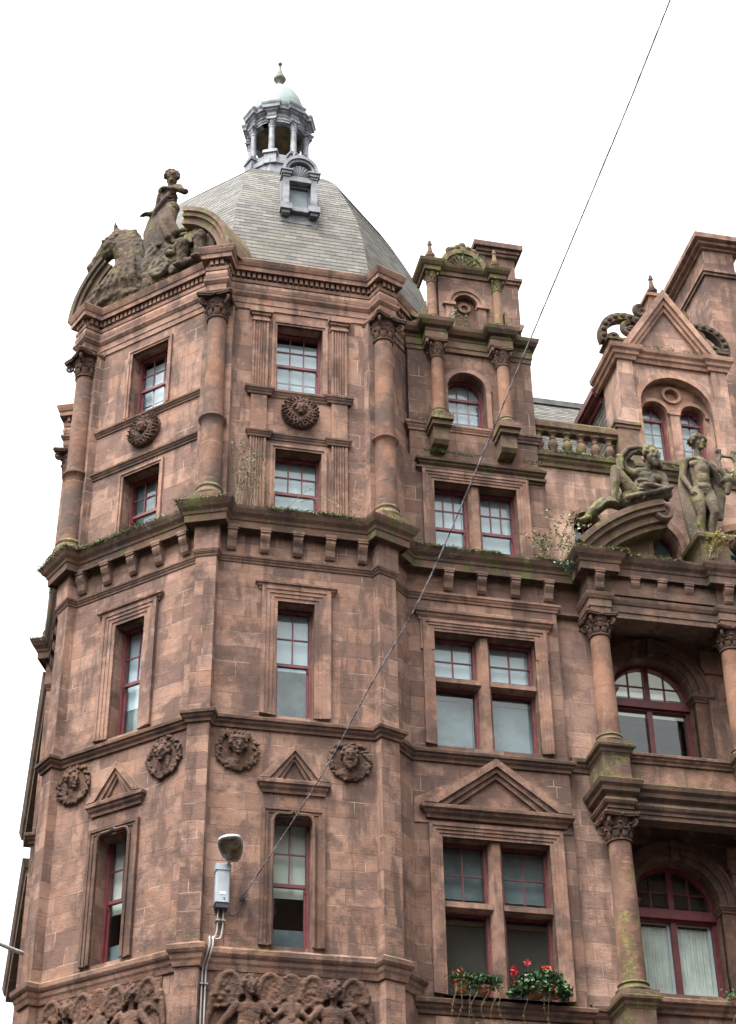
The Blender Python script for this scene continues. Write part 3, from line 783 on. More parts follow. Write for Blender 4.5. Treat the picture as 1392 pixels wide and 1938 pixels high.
# --- winged figures in relief under the lower windows
def angel_panel(T, c, rot):
    b = MB(); rnd = random.Random(5)
    b.box(-1.2, 1.2, -.03, .06, 9.6, 11.86)
    for s in (-1, 1):
        x = s * .66
        ell(b, (x, -.10, 11.0), (.19, .12, .34)); ell(b, (x, -.12, 10.55), (.24, .13, .4)); ell(b, (x, -.11, 11.18), (.23, .1, .14))
        limb(b, [(x, -.1, 11.28), (x + s * .01, -.12, 11.42)], [.06, .055])
        head(b, .30, (x, -.15, 11.56), turn=s * -.35)
        for w, (wx, wz) in ((1, (.30, 11.2)), (-1, (-.28, 11.2))):
            for k in range(9):          # feathers fan along the wing arch
                a = radians(25 + 17 * k); px_ = x + w * (.16 + .36 * (1 - cos(a)) * .62); pz_ = 11.20 + .52 * sin(a)
                tip = (px_ + w * .07, -.06, pz_ - .34 - .03 * k)
                limb(b, [(px_, -.09, pz_), tip], [.055, .03], seg=7)
            tube(b, [(x + w * (.10 + .36 * (1 - cos(radians(t))) * .62), -.13, 11.22 + .54 * sin(radians(t))) for t in range(20, 175, 12)], .05, 7)
            for k in range(16): ell(b, (x + w * rnd.uniform(.15, .5), -.12, rnd.uniform(11.2, 11.62)), (.05, .03, .035))
        limb(b, [(x - s * .2, -.12, 11.26), (x - s * .38, -.15, 11.08), (x - s * .5, -.14, 11.18)], [.07, .06, .05])
        limb(b, [(x + s * .2, -.12, 11.24), (x + s * .42, -.12, 10.95), (x + s * .58, -.12, 10.7)], [.07, .06, .05])
        for k in range(5): limb(b, [(x + rnd.uniform(-.15, .15), -.2, 10.95), (x + rnd.uniform(-.3, .3), -.2, 10.3)], [.035, .05], seg=7)
        spiral(b, (s * .28, -.12, 11.38), (s, 0, 0), (0, 0, 1), .12, 1.4, .045); spiral(b, (s * .36, -.12, 11.02), (s, 0, 0), (0, 0, 1), .13, 1.4, .045)
    for k in range(9):
        a = radians(20 + 140 * k / 8); limb(b, [(0, -.08, 11.42), (.2 * cos(a), -.14, 11.44 + .32 * sin(a))], [.03, .045], seg=7)
    limb(b, [(0, -.12, 11.4), (0, -.15, 11.2), (0, -.17, 11.06)], [.05, .06, .07]); ell(b, (-.09, -.12, 11.22), (.09, .07, .12)); ell(b, (.09, -.12, 11.22), (.09, .07, .12)); ell(b, (0, -.1, 10.9), (.26, .14, .22))
    b.v = [(p[0], p[1] * .72, p[2]) for p in b.v]
    x, y, z = T(c, 0, 0)
    o = obj('relief_panel', b, M['relief'], B, (x, y, 0), rot)
    return sculpt(o, .016, 1, .016, .06)
angel_panel(TF, CF, 0); angel_panel(TL, CL, -pi / 4)
# ------------------------------------------------------------------ main street bay with mullioned windows
BX0, BX1 = 7.0, 9.97
b = MB()
holes = [rect(7.575, 9.50, 11.88, 14.66), rect(7.555, 9.49, 16.42, 18.76), rect(7.67, 9.35, 20.40, 22.20), archpoly(8.035, 8.845, 23.63, 24.60, .405)]
prism(b, [(BX0, 0), (BX1, 0), (BX1, 22.8), (9.86, 22.8), (9.86, 26.02), (7.22, 26.02), (7.22, 22.8), (BX0, 22.8)], 0, -.40, TM, holes)
b.box(7.23, 7.6, -3.6, -.403, 22.0, 26.02, TM); b.box(9.5, 9.855, -3.6, -.403, 22.0, 26.02, TM)
b.box(9.7, 10.46, -.3, -.03, 19.45, 20.54, TM); obj('bay_wall', b, M['ashlar_low'], B)
b = MB(); surround(b, TM, 7.575, 9.50, 11.88, 14.66, .24, .085, 4); obj('window_surround', b, M['plain'], B)
b = MB(); surround(b, TM, 7.67, 9.35, 20.45, 22.20, .24, .085, 4); obj('window_surround', b, M['plain'], B)
b = MB(); surround(b, TM, 7.555, 9.49, 16.42, 18.76, .22, .085, 4)
b.box(7.30, 7.56, -.02, .05, 18.35, 19.0, TM); b.box(9.49, 9.75, -.02, .05, 18.35, 19.0, TM)
ledge(b, TM, 7.30, 9.76, P_string(18.98, 19.21, .12)); b.box(7.34, 9.72, -.02, .07, 18.93, 18.99, TM)
obj('window_surround', b, M['plain'], B)
b = MB()
ledge(b, TM, 7.40, 9.88, P_fascia(22.40, 22.50, .09, 2)); ledge(b, TM, 7.45, 9.83, P_string(22.50, 22.69, .15))
obj('hood_moulding', b, M['ledge'], B)
# stone mullions and transoms
def cross(name, z0, z1, m0, m1, u0, u1, zt=None):
    m = MB(); c = (m0 + m1) / 2; w = (m1 - m0) / 2
    prism(m, [(c - w, -.30), (c - w, -.12), (c - w * .55, -.02), (c + w * .55, -.02), (c + w, -.12), (c + w, -.30)], z0, z1 + .005, TM, axis='z')
    if zt:
        for a, e in ((u0 - .005, m0 + .03), (m1 - .03, u1 + .005)):
            prism(m, [(-.30, zt[0]), (-.13, zt[0]), (-.035, zt[0] + .04), (-.035, zt[1] - .03), (-.13, zt[1]), (-.30, zt[1])], a, e, lambda d, u, z: TM(u, d, z))
    return obj(name, m, M['plain'], B)
cross('mullion', 11.88, 14.66, 8.41, 8.66, 7.575, 9.50, (13.38, 13.55))
cross('mullion', 16.42, 18.76, 8.40, 8.64, 7.555, 9.49, (17.70, 17.86))
cross('mullion', 20.40, 22.20, 8.39, 8.63, 7.67, 9.35)
for (a, e) in ((7.575, 8.41), (8.66, 9.50)):
    window(B, TM, a, e, 13.53, 14.66, .24, None, (2, 2), blinds=[(13.5, 14.7, 'net')])
    window(B, TM, a, e, 11.88, 13.40, .24, None, (1, 1), blinds=[(11.9, 13.235, 'dim'), (13.24, 13.33, 'ochre')])
for (a, e) in ((7.555, 8.40), (8.64, 9.49)):
    window(B, TM, a, e, 17.84, 18.76, .24, None, (2, 2), blinds=[(17.8, 18.8, 'blind')])
    window(B, TM, a, e, 16.42, 17.72, .24, None, (1, 1), blinds=[(16.4, 17.75, 'net')])
for (a, e) in ((7.67, 8.39), (8.63, 9.35)):
    window(B, TM, a, e, 20.40, 22.20, .26, 21.28, (3, 2), (1, 1), blinds=[(20.4, 22.2, 'blind')])
# pediment over the lower window
m = MB(); ledge(m, TM, 7.36, 9.79, P_string(14.99, 15.22, .18))
c, ap, hw = 8.575, 16.17, 1.33
for k0, k1, d in ((0, .12, .18), (.12, .2, .13), (.2, .28, .08)):
    a = [(c - hw + k0 * 2.0, 15.22), (c, ap - k0 * 1.25), (c + hw - k0 * 2.0, 15.22)]; e = [(c - hw + k1 * 2.0, 15.22), (c, ap - k1 * 1.25), (c + hw - k1 * 2.0, 15.22)]
    prism(m, [a[0], a[1], a[2], e[2], e[1], e[0]], -.03, d, TM)
prism(m, [(7.1, 14.9), (7.1, 15.35), (7.6, 15.62), (8.15, 15.9), (8.575, 16.11), (9.1, 15.9), (9.6, 15.62), (9.93, 15.35), (9.93, 14.9)], -.02, .022, TM, [rect(7.3, 9.8, 14.95, 15.0)])
obj('pediment', m, M['plain'], B)
m = MB(); sweep(m, [(7.0, 0), (9.97, 0), (9.97, -.4)], P_string(16.08, 16.30, .12), 1, TM); obj('upper_string_course', m, M['sooty'], B)
m = MB(); sweep(m, [(7.0, 0), (9.97, 0), (9.97, -.4)], P_string(11.54, 11.79, .13), 1, TM); m.box(7.5, 9.6, -.3, .0, 11.8, 11.885, TM); obj('sill_course', m, M['sooty'], B)
m = MB(); sweep(m, [(7.0, 0), (9.97, 0), (9.97, -.4)], P_string(19.44, 19.60, .08), 1, TM); obj('bracket_moulding', m, M['plain'], B)
MC = [(-.05, 20.02), (.04, 20.02), (.06, 20.085), (.165, 20.087), (.165, 20.035), (.185, 20.035), (.19, 20.185), (.21, 20.2), (.225, 20.255), (.28, 20.315), (.32, 20.395), (.33, 20.445), (.30, 20.46), (-.05, 20.56)]
m = MB(); sweep(m, [(7.0, 0), (10.46, 0)], MC, 1, TM); obj('main_cornice', m, M['ledge'], B)
# sunk panel and roundel below the sill
m = MB(); prism(m, rect(7.35, 9.75, 10.6, 11.5), -.02, .05, TM, [rect(7.5, 9.6, 10.7, 11.36)]); arcband(m, 8.55, 11.0, .22, .30, -.02, .06, TM, 0, 359.9, 24); obj('apron_panel', m, M['plain'], B)

# ------------------------------------------------------------------ the tall dormer beside the tower
D = B
m = MB(); arcband(m, 8.44, 24.60, .405, .50, -.03, .06, TM); arcband(m, 8.44, 24.60, .50, .54, -.03, .03, TM)
for s in (-1, 1): m.box(8.44 + s * .4525 - .0475, 8.44 + s * .4525 + .0475, -.03, .06, 23.63, 24.60, TM)
ledge(m, TM, 7.22, 7.60, P_string(23.40, 23.60, .10)); ledge(m, TM, 9.4, 9.87, P_string(23.40, 23.60, .10)); ledge(m, TM, 7.95, 8.98, P_string(23.46, 23.62, .06))
obj('arch_moulding', m, M['plain'], B)
window(B, TM, 8.035, 8.845, 23.63, 25.005, .26, 24.52, (3, 1), (3, 3), blinds=[(23.6, 25.0, 'blind')], arch=.405)
for u in (7.77, 9.16):                                  # bracketed columns
    m = MB(); prism(m, [(0, 23.50), (.50, 23.50), (.50, 23.42), (.44, 23.40), (.44, 23.30), (.38, 23.28), (.36, 22.98), (.30, 22.90), (0, 22.88)], u - .16, u + .16, lambda d, uu, z: TM(uu, d, z))
    m.box(u - .23, u + .23, -.02, .52, 23.385, 23.50, TM); m.box(u - .20, u + .20, -.02, .46, 23.28, 23.383, TM)
    obj('console', m, M['mossy'], B)
    x, y, z = TM(u, .26, 23.50); column('dormer_column', B, (x, y, z), 0, .135, 2.0, M['smoothcol'], M['carved'], .26, .44, .88, ab=.20)
m = MB(); dp = [(7.22, -.5), (7.22, 0), (7.57, 0), (7.57, .28), (7.97, .28), (7.97, .04), (8.96, .04), (8.96, .28), (9.36, .28), (9.36, 0), (9.86, 0), (9.86, -.5)]
sweep(m, dp, [(-.05, 25.50), (.02, 25.50), (.02, 25.6), (.04, 25.62), (.04, 25.78), (.06, 25.8), (.02, 25.84), (.02, 25.9), (.10, 25.92), (.16, 26.0), (.18, 26.08), (.16, 26.1), (-.05, 26.14)], 1, TM)
obj('dormer_cornice', m, M['ledge'], B)
# upper stage
TU = frame(0, 27.62, 1, 0, 0, -1)
b = MB(); prism(b, [(7.95, 26.0), (9.12, 26.0), (9.12, 27.7), (7.95, 27.7)], 0, -.9, TU, [archpoly(8.28, 8.78, 26.10, 26.95, .22)])
b.box(8.2, 8.85, -.20, -.13, 26.0, 27.3, TU); obj('attic_wall', b, M['ashlar_low'], B)
m = MB(); arcband(m, 8.53, 26.92, .26, .44, -.02, .05, TU); arcband(m, 8.53, 26.92, .34, .44, -.02, .08, TU)
for s in (-1, 1):
    m.box(8.53 + s * .35 - .09, 8.53 + s * .35 + .09, -.02, .05, 26.12, 26.88, TU); m.box(8.53 + s * .37 - .14, 8.53 + s * .37 + .14, -.02, .09, 26.84, 26.92, TU)
arcband(m, 8.53, 26.93, .07, .14, -.14, -.08, TU, 0, 359.9, 18); obj('niche_moulding', m, M['plain'], B)
for u in (7.80, 9.24):
    b = MB(); b.box(u - .15, u + .15, -.3, .10, 26.12, 26.30, TU); obj('colonette_plinth', b, M['mossy'], B)
    x, y, z = TU(u, .0, 26.30); column('colonette', B, (x, y, z), 0, .105, 1.42, M['mossycol'], M['mossy'], .2, .34, .9, ab=.16)
m = MB(); ap_ = [(7.63, -.5), (7.63, .16), (7.97, .16), (7.97, .03), (9.07, .03), (9.07, .16), (9.41, .16), (9.41, -.5)]
sweep(m, ap_, [(-.05, 27.68), (.01, 27.68), (.01, 27.78), (.05, 27.80), (.10, 27.86), (.12, 27.92), (.10, 27.94), (-.05, 27.96)], 1, TU); obj('attic_cornice', m, M['mossy'], B)
m = MB()
for r0, r1, d in ((.40, .52, .10), (.33, .40, .05)): arcband(m, 8.52, 27.93, r0, r1, -.5, d, TU, 0, 180, 18)
prism(m, arc(8.52, 27.93, .34, 0, 180, 14), -.5, -.02, TU)
for k in range(9):
    a = radians(14 + 19 * k); limb(m, [TU(8.52 + .06 * cos(a), .0, 27.96 + .06 * sin(a)), TU(8.52 + .30 * cos(a), .02, 27.95 + .30 * sin(a))], [.015, .045], seg=6)
for k in range(5): ell(m, TU(8.52 + (k - 2) * .12, .0, 28.44 + .07 * (2 - abs(k - 2))), (.09, .12, .09))
limb(m, [TU(8.52, 0, 28.4), TU(8.52, 0, 28.62)], [.12, .09]); spiral(m, TU(8.26, .02, 28.4), (1, 0, 0), (0, 0, 1), .10, 1.4, .04); spiral(m, TU(8.78, .02, 28.4), (-1, 0, 0), (0, 0, 1), .10, 1.4, .04)
obj('shell_pediment', m, M['mossy'], B)
def pinnacle(x, y, z, s, mat, name='pinnacle'):
    m = MB(); m.box(-.13 * s, .13 * s, -.13 * s, .13 * s, 0, .12 * s); m.box(-.16 * s, .16 * s, -.16 * s, .16 * s, .12 * s + .001, .16 * s)
    lathe(m, [(.06 * s, .15 * s), (.07 * s, .2 * s), (.13 * s, .28 * s), (.14 * s, .34 * s), (.08 * s, .40 * s), (.09 * s, .42 * s), (.07 * s, .5 * s), (.045 * s, .68 * s), (.05 * s, .7 * s), (.07 * s, .74 * s), (.045 * s, .79 * s), (.05 * s, .83 * s), (.03 * s, .88 * s), (.002, .9 * s)], 14)
    return obj(name, m, mat, B, (x, y, z), smooth=False)
for u in (7.80, 9.24):
    x, y, z = TU(u, 0, 27.95); pinnacle(x, y, z, .78, M['mossy'])
for s, u in ((-1, 7.56), (1, 9.50)):                       # side scrolls
    m = MB(); pts = [(u + s * .28, 26.12), (u + s * .27, 26.22), (u + s * .12, 26.34), (u + s * .02, 26.55), (u - s * .06, 26.85), (u - s * .12, 26.9), (u - s * .12, 26.12)]
    prism(m, pts, -.25, .02, TU); arcband(m, u + s * .10, 26.55, .08, .19, -.22, .06, TU, 180 if s < 0 else 180, 360 if s > 0 else 360, 12)
    obj('scroll_bracket', m, M['mossy'], B)
# dormer roof and the chimney behind it
m = MB(); prism(m, [(7.15, 26.10), (9.93, 26.10), (8.54, 27.6)], -.35, -4.5, TM); obj('dormer_roof', m, M['lead_dark'], B)
def chimney(x0, x1, y0, y1, z0, zs, zt, neck, cap, mat, name='chimney'):
    """shaft with a moulded shoulder at zs, a narrower neck and an oversailing cap up to zt"""
    m = MB(); P = lambda e: [(x0 - e, y0 - e), (x1 + e, y0 - e), (x1 + e, y1 + e), (x0 - e, y1 + e)]
    def layer(e, za, zb): p = P(e); prism(m, p, za, zb, axis='z')
    layer(0, z0, zs - .16); layer(.05, zs - .16, zs - .08); layer(.09, zs - .08, zs); layer(.02, zs, zs + .05)
    layer(-neck, zs + .05, zt - .34); layer(-neck + .06, zt - .34, zt - .26); layer(-neck + cap * .6, zt - .26, zt - .16); layer(-neck + cap, zt - .16, zt - .02); layer(-neck + cap * .7, zt - .02, zt + .03)
    return obj(name, m, mat, B)
chimney(9.32, 10.18, 28.9, 29.8, 25.4, 29.05, 30.05, .03, .17, M['ashlar_low'])

# ------------------------------------------------------------------ recessed main wall, balustrade, gabled dormer
b = MB()
prism(b, [(9.9, 0), (10.75, 0), (10.75, 19.6), (15.6, 19.6), (15.6, 0), (21, 0), (21, 23.12), (9.9, 23.12)], 0, -.4, TW, [archpoly(11.45, 12.75, 20.3, 21.35, .65), archpoly(13.46, 14.76, 20.3, 21.35, .65), archpoly(10.55, 11.15, 20.5, 21.7, .3)])
obj('main_wall', b, M['pale'], B)
for c_ in (12.1, 14.11):
    m = MB(); arcband(m, c_, 21.35, .65, .80, -.03, .05, TW); m.box(c_ - .80, c_ - .65, -.03, .05, 20.3, 21.35, TW); m.box(c_ + .65, c_ + .80, -.03, .05, 20.3, 21.35, TW); obj('lunette_surround', m, M['plain'], B)
m = MB(); arcband(m, 10.85, 21.7, .3, .38, -.03, .04, TW)
obj('lunette_surround', m, M['plain'], B)
for c_ in (12.1, 14.11): window(B, TW, c_ - .65, c_ + .65, 20.3, 22.0, .26, 21.28, (2, 1), (4, 2), blinds=[(20.3, 22.0, 'net')], arch=.65, thick=.1)
window(B, TW, 10.55, 11.15, 20.5, 22.0, .26, None, (2, 2), blinds=[(20.5, 22.0, 'room')], arch=.3)
m = MB(); sweep(m, [(9.87, 0), (21, 0)], P_string(23.02, 23.32, .17), 1, TW); obj('eaves_string', m, M['mossy'], B)
m = MB(); sweep(m, [(9.87, -.06), (11.72, -.06)], [(-.13, 23.95), (.05, 23.95), (.07, 24.0), (.12, 24.03), (.13, 24.15), (.1, 24.2), (-.13, 24.23), (-.17, 24.15), (-.15, 24.0)], 1, TW)
sweep(m, [(9.87, -.06), (11.72, -.06)], P_block(23.321, 23.42, .09, -.15), 1, TW); obj('balustrade_rail', m, M['mossy'], B)
bal = MB(); lathe(bal, [(r_ * 1.22, z_) for r_, z_ in [(.085, 0), (.085, .05), (.06, .06), (.05, .09), (.075, .16), (.088, .22), (.075, .29), (.045, .36), (.055, .38), (.055, .4), (.045, .42), (.05, .46), (.07, .5), (.085, .51), (.085, .54)]], 16)
me = None
for i in range(6):
    x, y, z = TW(9.99 + .302 * i, -.07, 23.415)
    if me is None: me = obj('baluster', bal, M['mossy'], B, (x, y, z), smooth=True).data; me.set_sharp_from_angle(angle=radians(40))
    else: link('baluster', me, B, (x, y, z))
b = MB(); b.box(11.68, 12.12, -.35, .075, 23.30, 24.22, TW); b.box(11.63, 12.17, -.40, .10, 24.221, 24.30, TW); b.box(11.60, 12.20, -.43, .13, 24.301, 24.38, TW); obj('balustrade_pier', b, M['mossy'], B)
# gable
GX = 13.08
b = MB()
prism(b, [(11.90, 23.1), (14.26, 23.1), (14.26, 26.15), (11.90, 26.15)], -.02, -.42, TW, [archpoly(GX - .80, GX + .80, 23.50, 24.98, .82)])
b.box(11.905, 12.22, -1.0, -.423, 23.1, 26.15, TW); b.box(13.94, 14.255, -1.0, -.423, 23.1, 26.15, TW)
prism(b, [(12.02, 26.4), (14.14, 26.4), (GX, 28.05)], -.05, -.7, TW)
obj('gable_wall', b, M['pale'], B)
for u in (11.86, 13.97): m = MB(); m.box(u, u + .33, -.02, .05, 23.1, 26.12, TW); obj('gable_pilaster', m, M['pale'], B)
m = MB(); gp = [(11.84, -1.2), (11.84, .06), (12.23, .06), (12.23, 0), (13.93, 0), (13.93, .06), (14.32, .06), (14.32, -1.2)]
sweep(m, gp, [(-.05, 26.10), (.03, 26.10), (.05, 26.18), (.09, 26.21), (.10, 26.28), (.15, 26.33), (.17, 26.42), (.15, 26.44), (-.05, 26.48)], 1, TW)
hw, ap = 1.12, 28.24
for k0, k1, d in ((0, .13, .12), (.13, .22, .07), (.22, .30, .02)):
    a = [(GX - hw + k0 * 1.2, 26.47), (GX, ap - k0 * 1.9), (GX + hw - k0 * 1.2, 26.47)]; e = [(GX - hw + k1 * 1.2, 26.47), (GX, ap - k1 * 1.9), (GX + hw - k1 * 1.2, 26.47)]
    prism(m, [a[0], a[1], a[2], e[2], e[1], e[0]], -.3, d, TW)
obj('gable_cornice', m, M['pale_trim'], B)
m = MB()
arcband(m, GX, 24.98, .80, .90, -.05, .04, TW, n=22); arcband(m, GX, 24.98, .90, .95, -.05, .02, TW, n=22)
for s in (-1, 1): m.box(GX + s * .85 - .05, GX + s * .85 + .05, -.05, .04, 23.5, 24.98, TW)
pl = archpoly(GX - .80, GX + .80, 23.50, 24.98, .82, 22)
prism(m, pl, -.20, -.34, TW, [archpoly(GX - .70, GX - .155, 23.51, 24.95, .27, 12), archpoly(GX + .155, GX + .70, 23.51, 24.95, .27, 12), arc(GX, 25.47, .15, 0, 345, 16)])
prism(m, arc(GX, 25.47, .17, 0, 345, 16), -.27, -.30, TW)
for s in (-1, 1): arcband(m, GX + s * .4275, 24.95, .28, .36, -.21, -.14, TW, n=14)
arcband(m, GX, 25.47, .155, .22, -.21, -.15, TW, 0, 359.9, 18)
m.box(GX - .10, GX + .10, -.21, -.12, 23.5, 24.9, TW); m.box(GX - .115, GX + .115, -.21, -.10, 24.9, 24.98, TW)
obj('window_tracery', m, M['pale_trim'], B)
for s in (-1, 1):
    window(B, TW, GX + s * .4275 - .2725, GX + s * .4275 + .2725, 23.51, 25.22, .34, 24.86, (2, 1), (2, 4), blinds=[(23.5, 25.3, 'blind')], arch=.27)
m = MB(); ledge(m, TW, 12.25, 13.9, P_string(23.30, 23.5, .10)); obj('gable_sill', m, M['mossy'], B)
# pierced scrolls on the slopes and the finial
for s in (-1, 1):
    m = MB(); cx_, cz_ = GX + s * .98, 27.0
    arcband(m, cx_ - s * .12, 26.92, .46, .64, -.28, -.08, TW, -20 if s > 0 else 40, 140 if s > 0 else 200, 16)
    for k in range(8):
        a = radians((-8 + 18 * k) if s > 0 else (188 - 18 * k)); ell(m, TW(cx_ - s * .12 + .55 * cos(a), -.07, 26.92 + .55 * sin(a)), (.06, .05, .06))
    spiral(m, TW(cx_ + s * .16, -.15, 26.86), (s, 0, 0), (0, 0, 1), .16, 1.5, .07, start=200); spiral(m, TW(cx_ - s * .22, -.15, 27.15), (-s, 0, 0), (0, 0, 1), .20, 1.3, .08)
    spiral(m, TW(cx_ - s * .52, -.15, 27.72), (-s, 0, 0), (0, 0, 1), .16, 1.5, .07); m.box(cx_ - .28 + s * .08, cx_ + .28 + s * .08, -.45, .02, 26.48, 26.66, TW)
    m.box(cx_ - .33 + s * .08, cx_ + .33 + s * .08, -.5, .05, 26.661, 26.72, TW)
    obj('pierced_scroll', m, M['statue_dark'], B)
m = MB(); m.box(GX - .2, GX + .2, -.62, -.2, 27.6, 28.28, TW); m.box(GX - .26, GX + .26, -.66, -.16, 28.281, 28.36, TW); obj('finial_block', m, M['plain'], B)
x, y, z = TW(GX, -.42, 28.36); pinnacle(x, y, z, .85, M['carved'], 'gable_finial')
# slate-hung cheeks and roof of the gable, red gutter
def slates(mb, quad, nu, nv):
    """quad p00 p10 p11 p01, rows of overlapping slates from bottom (p00-p10) to top"""
    p00, p10, p11, p01 = [Vector(p) for p in quad]; nn = (p10 - p00).cross(p01 - p00).normalized(); L = (p10 - p00).length
    for k in range(nv):
        a, e = k / nv, (k + 1) / nv; lo0, lo1 = p00.lerp(p01, a), p10.lerp(p11, a); hi0, hi1 = p00.lerp(p01, e), p10.lerp(p11, e)
        w0 = (lo1 - lo0).length; o = len(mb.v)
        vs = [lo0 + nn * .011, lo1 + nn * .011, hi1 + nn * .003, hi0 + nn * .003, lo0, lo1]
        mb.add(vs, [(0, 1, 2, 3), (4, 5, 1, 0)], None, [[(0, k), (w0, k), ((hi1 - lo0).length, k + .99), ((hi0 - lo0).dot((lo1 - lo0).normalized()), k + .99)], [(0, k), (w0, k), (w0, k + .01), (0, k + .01)]])
m = MB(); slates(m, [TW(11.96, -4.6, 23.1), TW(11.96, -1.0, 23.1), TW(11.96, -1.0, 26.2), TW(11.96, -4.6, 26.2)], 1, 22)
slates(m, [TW(11.78, -5, 26.25), TW(11.78, -.35, 26.25), TW(GX, -.35, 28.0), TW(GX, -5, 28.0)], 1, 16)
slates(m, [TW(14.38, -.35, 26.25), TW(14.38, -5, 26.25), TW(GX, -5, 28.0), TW(GX, -.35, 28.0)], 1, 16)
slates(m, [TW(14.2, -1.0, 23.1), TW(14.2, -4.6, 23.1), TW(14.2, -4.6, 26.2), TW(14.2, -1.0, 26.2)], 1, 22)
obj('gable_slates', m, M['slate'], B, fix=False)
m = MB(); m.box(11.78, 11.95, -4.8, -1.22, 26.05, 26.2, TW); m.box(11.72, 11.80, -4.8, -1.22, 26.12, 26.28, TW); m.box(11.9, 12.0, -4.8, -1.22, 25.9, 26.06, TW); obj('gutter', m, M['gutter'], B)
# main slate roof
m = MB(); slates(m, [(9.6, 28.35, 23.25), (22, 28.35, 23.25), (22, 32.0, 28.15), (9.6, 32.0, 28.15)], 1, 42); obj('main_roof', m, M['slate'], B, fix=False)
b = MB(); b.box(9.6, 22, 31.9, 32.2, 28.1, 28.25); b.box(9.4, 22, 28.15, 28.36, 23.0, 23.26); obj('roof_ridge', b, M['lead_dark'], B)
chimney(14.86, 15.75, 29.0, 33.2, 22.8, 30.35, 31.42, .07, .26, M['ashlar'], 'chimney')

# ------------------------------------------------------------------ pavilion with giant columns in two tiers
PX = (10.66, 13.25, 15.84); PY = 27.23
b = MB(); hl = []
for i in (0, 1):
    c_ = (PX[i] + PX[i + 1]) / 2
    hl += [archpoly(c_ - .80, c_ + .80, 12.116, 13.994, .80), archpoly(c_ - .80, c_ + .80, 16.660, 18.205, .76)]
prism(b, rect(10.299, 16.357, 0, 19.790), 0, -.4, TP, hl); obj('porch_wall', b, M['ashlar_low'], B)
for i in (0, 1):
    c_ = (PX[i] + PX[i + 1]) / 2
    for zs, zb in ((13.994, 12.116), (18.205, 16.660)):
        m = MB()
        arcband(m, c_, zs, .80, .93, -.05, .05, TP, n=24); arcband(m, c_, zs, .93, 1.07, -.05, .10, TP, n=24); arcband(m, c_, zs, 1.07, 1.13, -.05, .13, TP, n=24)
        for s in (-1, 1):
            u = c_ + s * .965; m.box(u - .165, u + .165, -.05, .08, zb, zs - .12, TP)
            sweep(m, [(u - .165, -.3), (u - .165, .08), (u + .165, .08), (u + .165, -.05)] if s > 0 else [(u - .165, -.05), (u - .165, .08), (u + .165, .08), (u + .165, -.3)], P_string(zs - .14, zs, .07), 1, TP)
        m.box(c_ - .07, c_ + .07, -.05, .16, zs + .78, zs + 1.14, TP)
        obj('archivolt', m, M['sooty'], B)
for i in (0, 1):
    c_ = (PX[i] + PX[i + 1]) / 2
    for zs, zb, top_, bl in ((13.994, 12.116, .80, [(13.934, 14.843, 'dim')]), (18.205, 16.660, .76, [(17.922, 19.083, 'blind_glow'), (16.660, 17.145, 'net')])):
        window(B, TP, c_ - .80, c_ + .80, zs - .02, zs + top_, .28, None, (2, 2), blinds=bl[:1], arch=top_, fw_=.06, mull=.09, name='arched_window') if False else None
        window(B, TP, c_ - .80, c_ + .80, zs - .17, zs + top_, .28, None, (4, 2), blinds=bl[:1], arch=top_, fw_=.075, mull=.10, bar=.03, name='arched_window')
        window(B, TP, c_ - .80, c_ + .80, zb, zs - .165, .28, None, (1, 1), blinds=bl[1:], fw_=.075, mull=.10, name='casement_window')
        g = MB(); g.box(c_ - .80, c_ + .80, -.30, -.20, zs - .20, zs - .03, TP); obj('transom', g, M['sash'], B)
def ressauts(w, front, back, y_end=-.02, x_end=16.559):
    """plan of an entablature that breaks forward over each column (TP coordinates, d outward)"""
    p = [(PX[0] - w, -.1)]
    for i, x in enumerate(PX):
        p += [(x - w, front), (x + w, front)]
        if i < 2: p += [(x + w, back), (PX[i + 1] - w, back)]
    return p + [(PX[2] + w, -.1)]
dF = lambda y: 28.070 - y
m = MB(); pa = ressauts(.20, dF(27.030), dF(27.161))
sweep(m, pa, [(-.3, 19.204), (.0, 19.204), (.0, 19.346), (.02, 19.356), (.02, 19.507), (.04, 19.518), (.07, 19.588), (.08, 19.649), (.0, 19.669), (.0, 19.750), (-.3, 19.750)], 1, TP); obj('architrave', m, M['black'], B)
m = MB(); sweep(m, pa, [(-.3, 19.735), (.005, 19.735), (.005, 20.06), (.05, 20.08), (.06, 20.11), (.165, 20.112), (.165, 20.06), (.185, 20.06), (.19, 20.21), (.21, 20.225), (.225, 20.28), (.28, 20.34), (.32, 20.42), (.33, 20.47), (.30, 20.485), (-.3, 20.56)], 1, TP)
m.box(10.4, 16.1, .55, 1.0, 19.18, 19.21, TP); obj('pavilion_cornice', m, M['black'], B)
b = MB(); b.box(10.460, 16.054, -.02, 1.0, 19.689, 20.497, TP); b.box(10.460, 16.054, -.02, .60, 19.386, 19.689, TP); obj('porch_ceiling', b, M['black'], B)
lst = []
for x in PX[:2] + PX[2:]: lst.append((x, 27.030, 20.108, 0))
for i in (0, 1):
    for k in (1, 2, 3): lst.append((PX[i] + .2 + (2.57 - .4) * k / 4 - .0, 27.161, 20.108, 0))
put_brackets(lst, .17, .19, .36, M['bracket'])
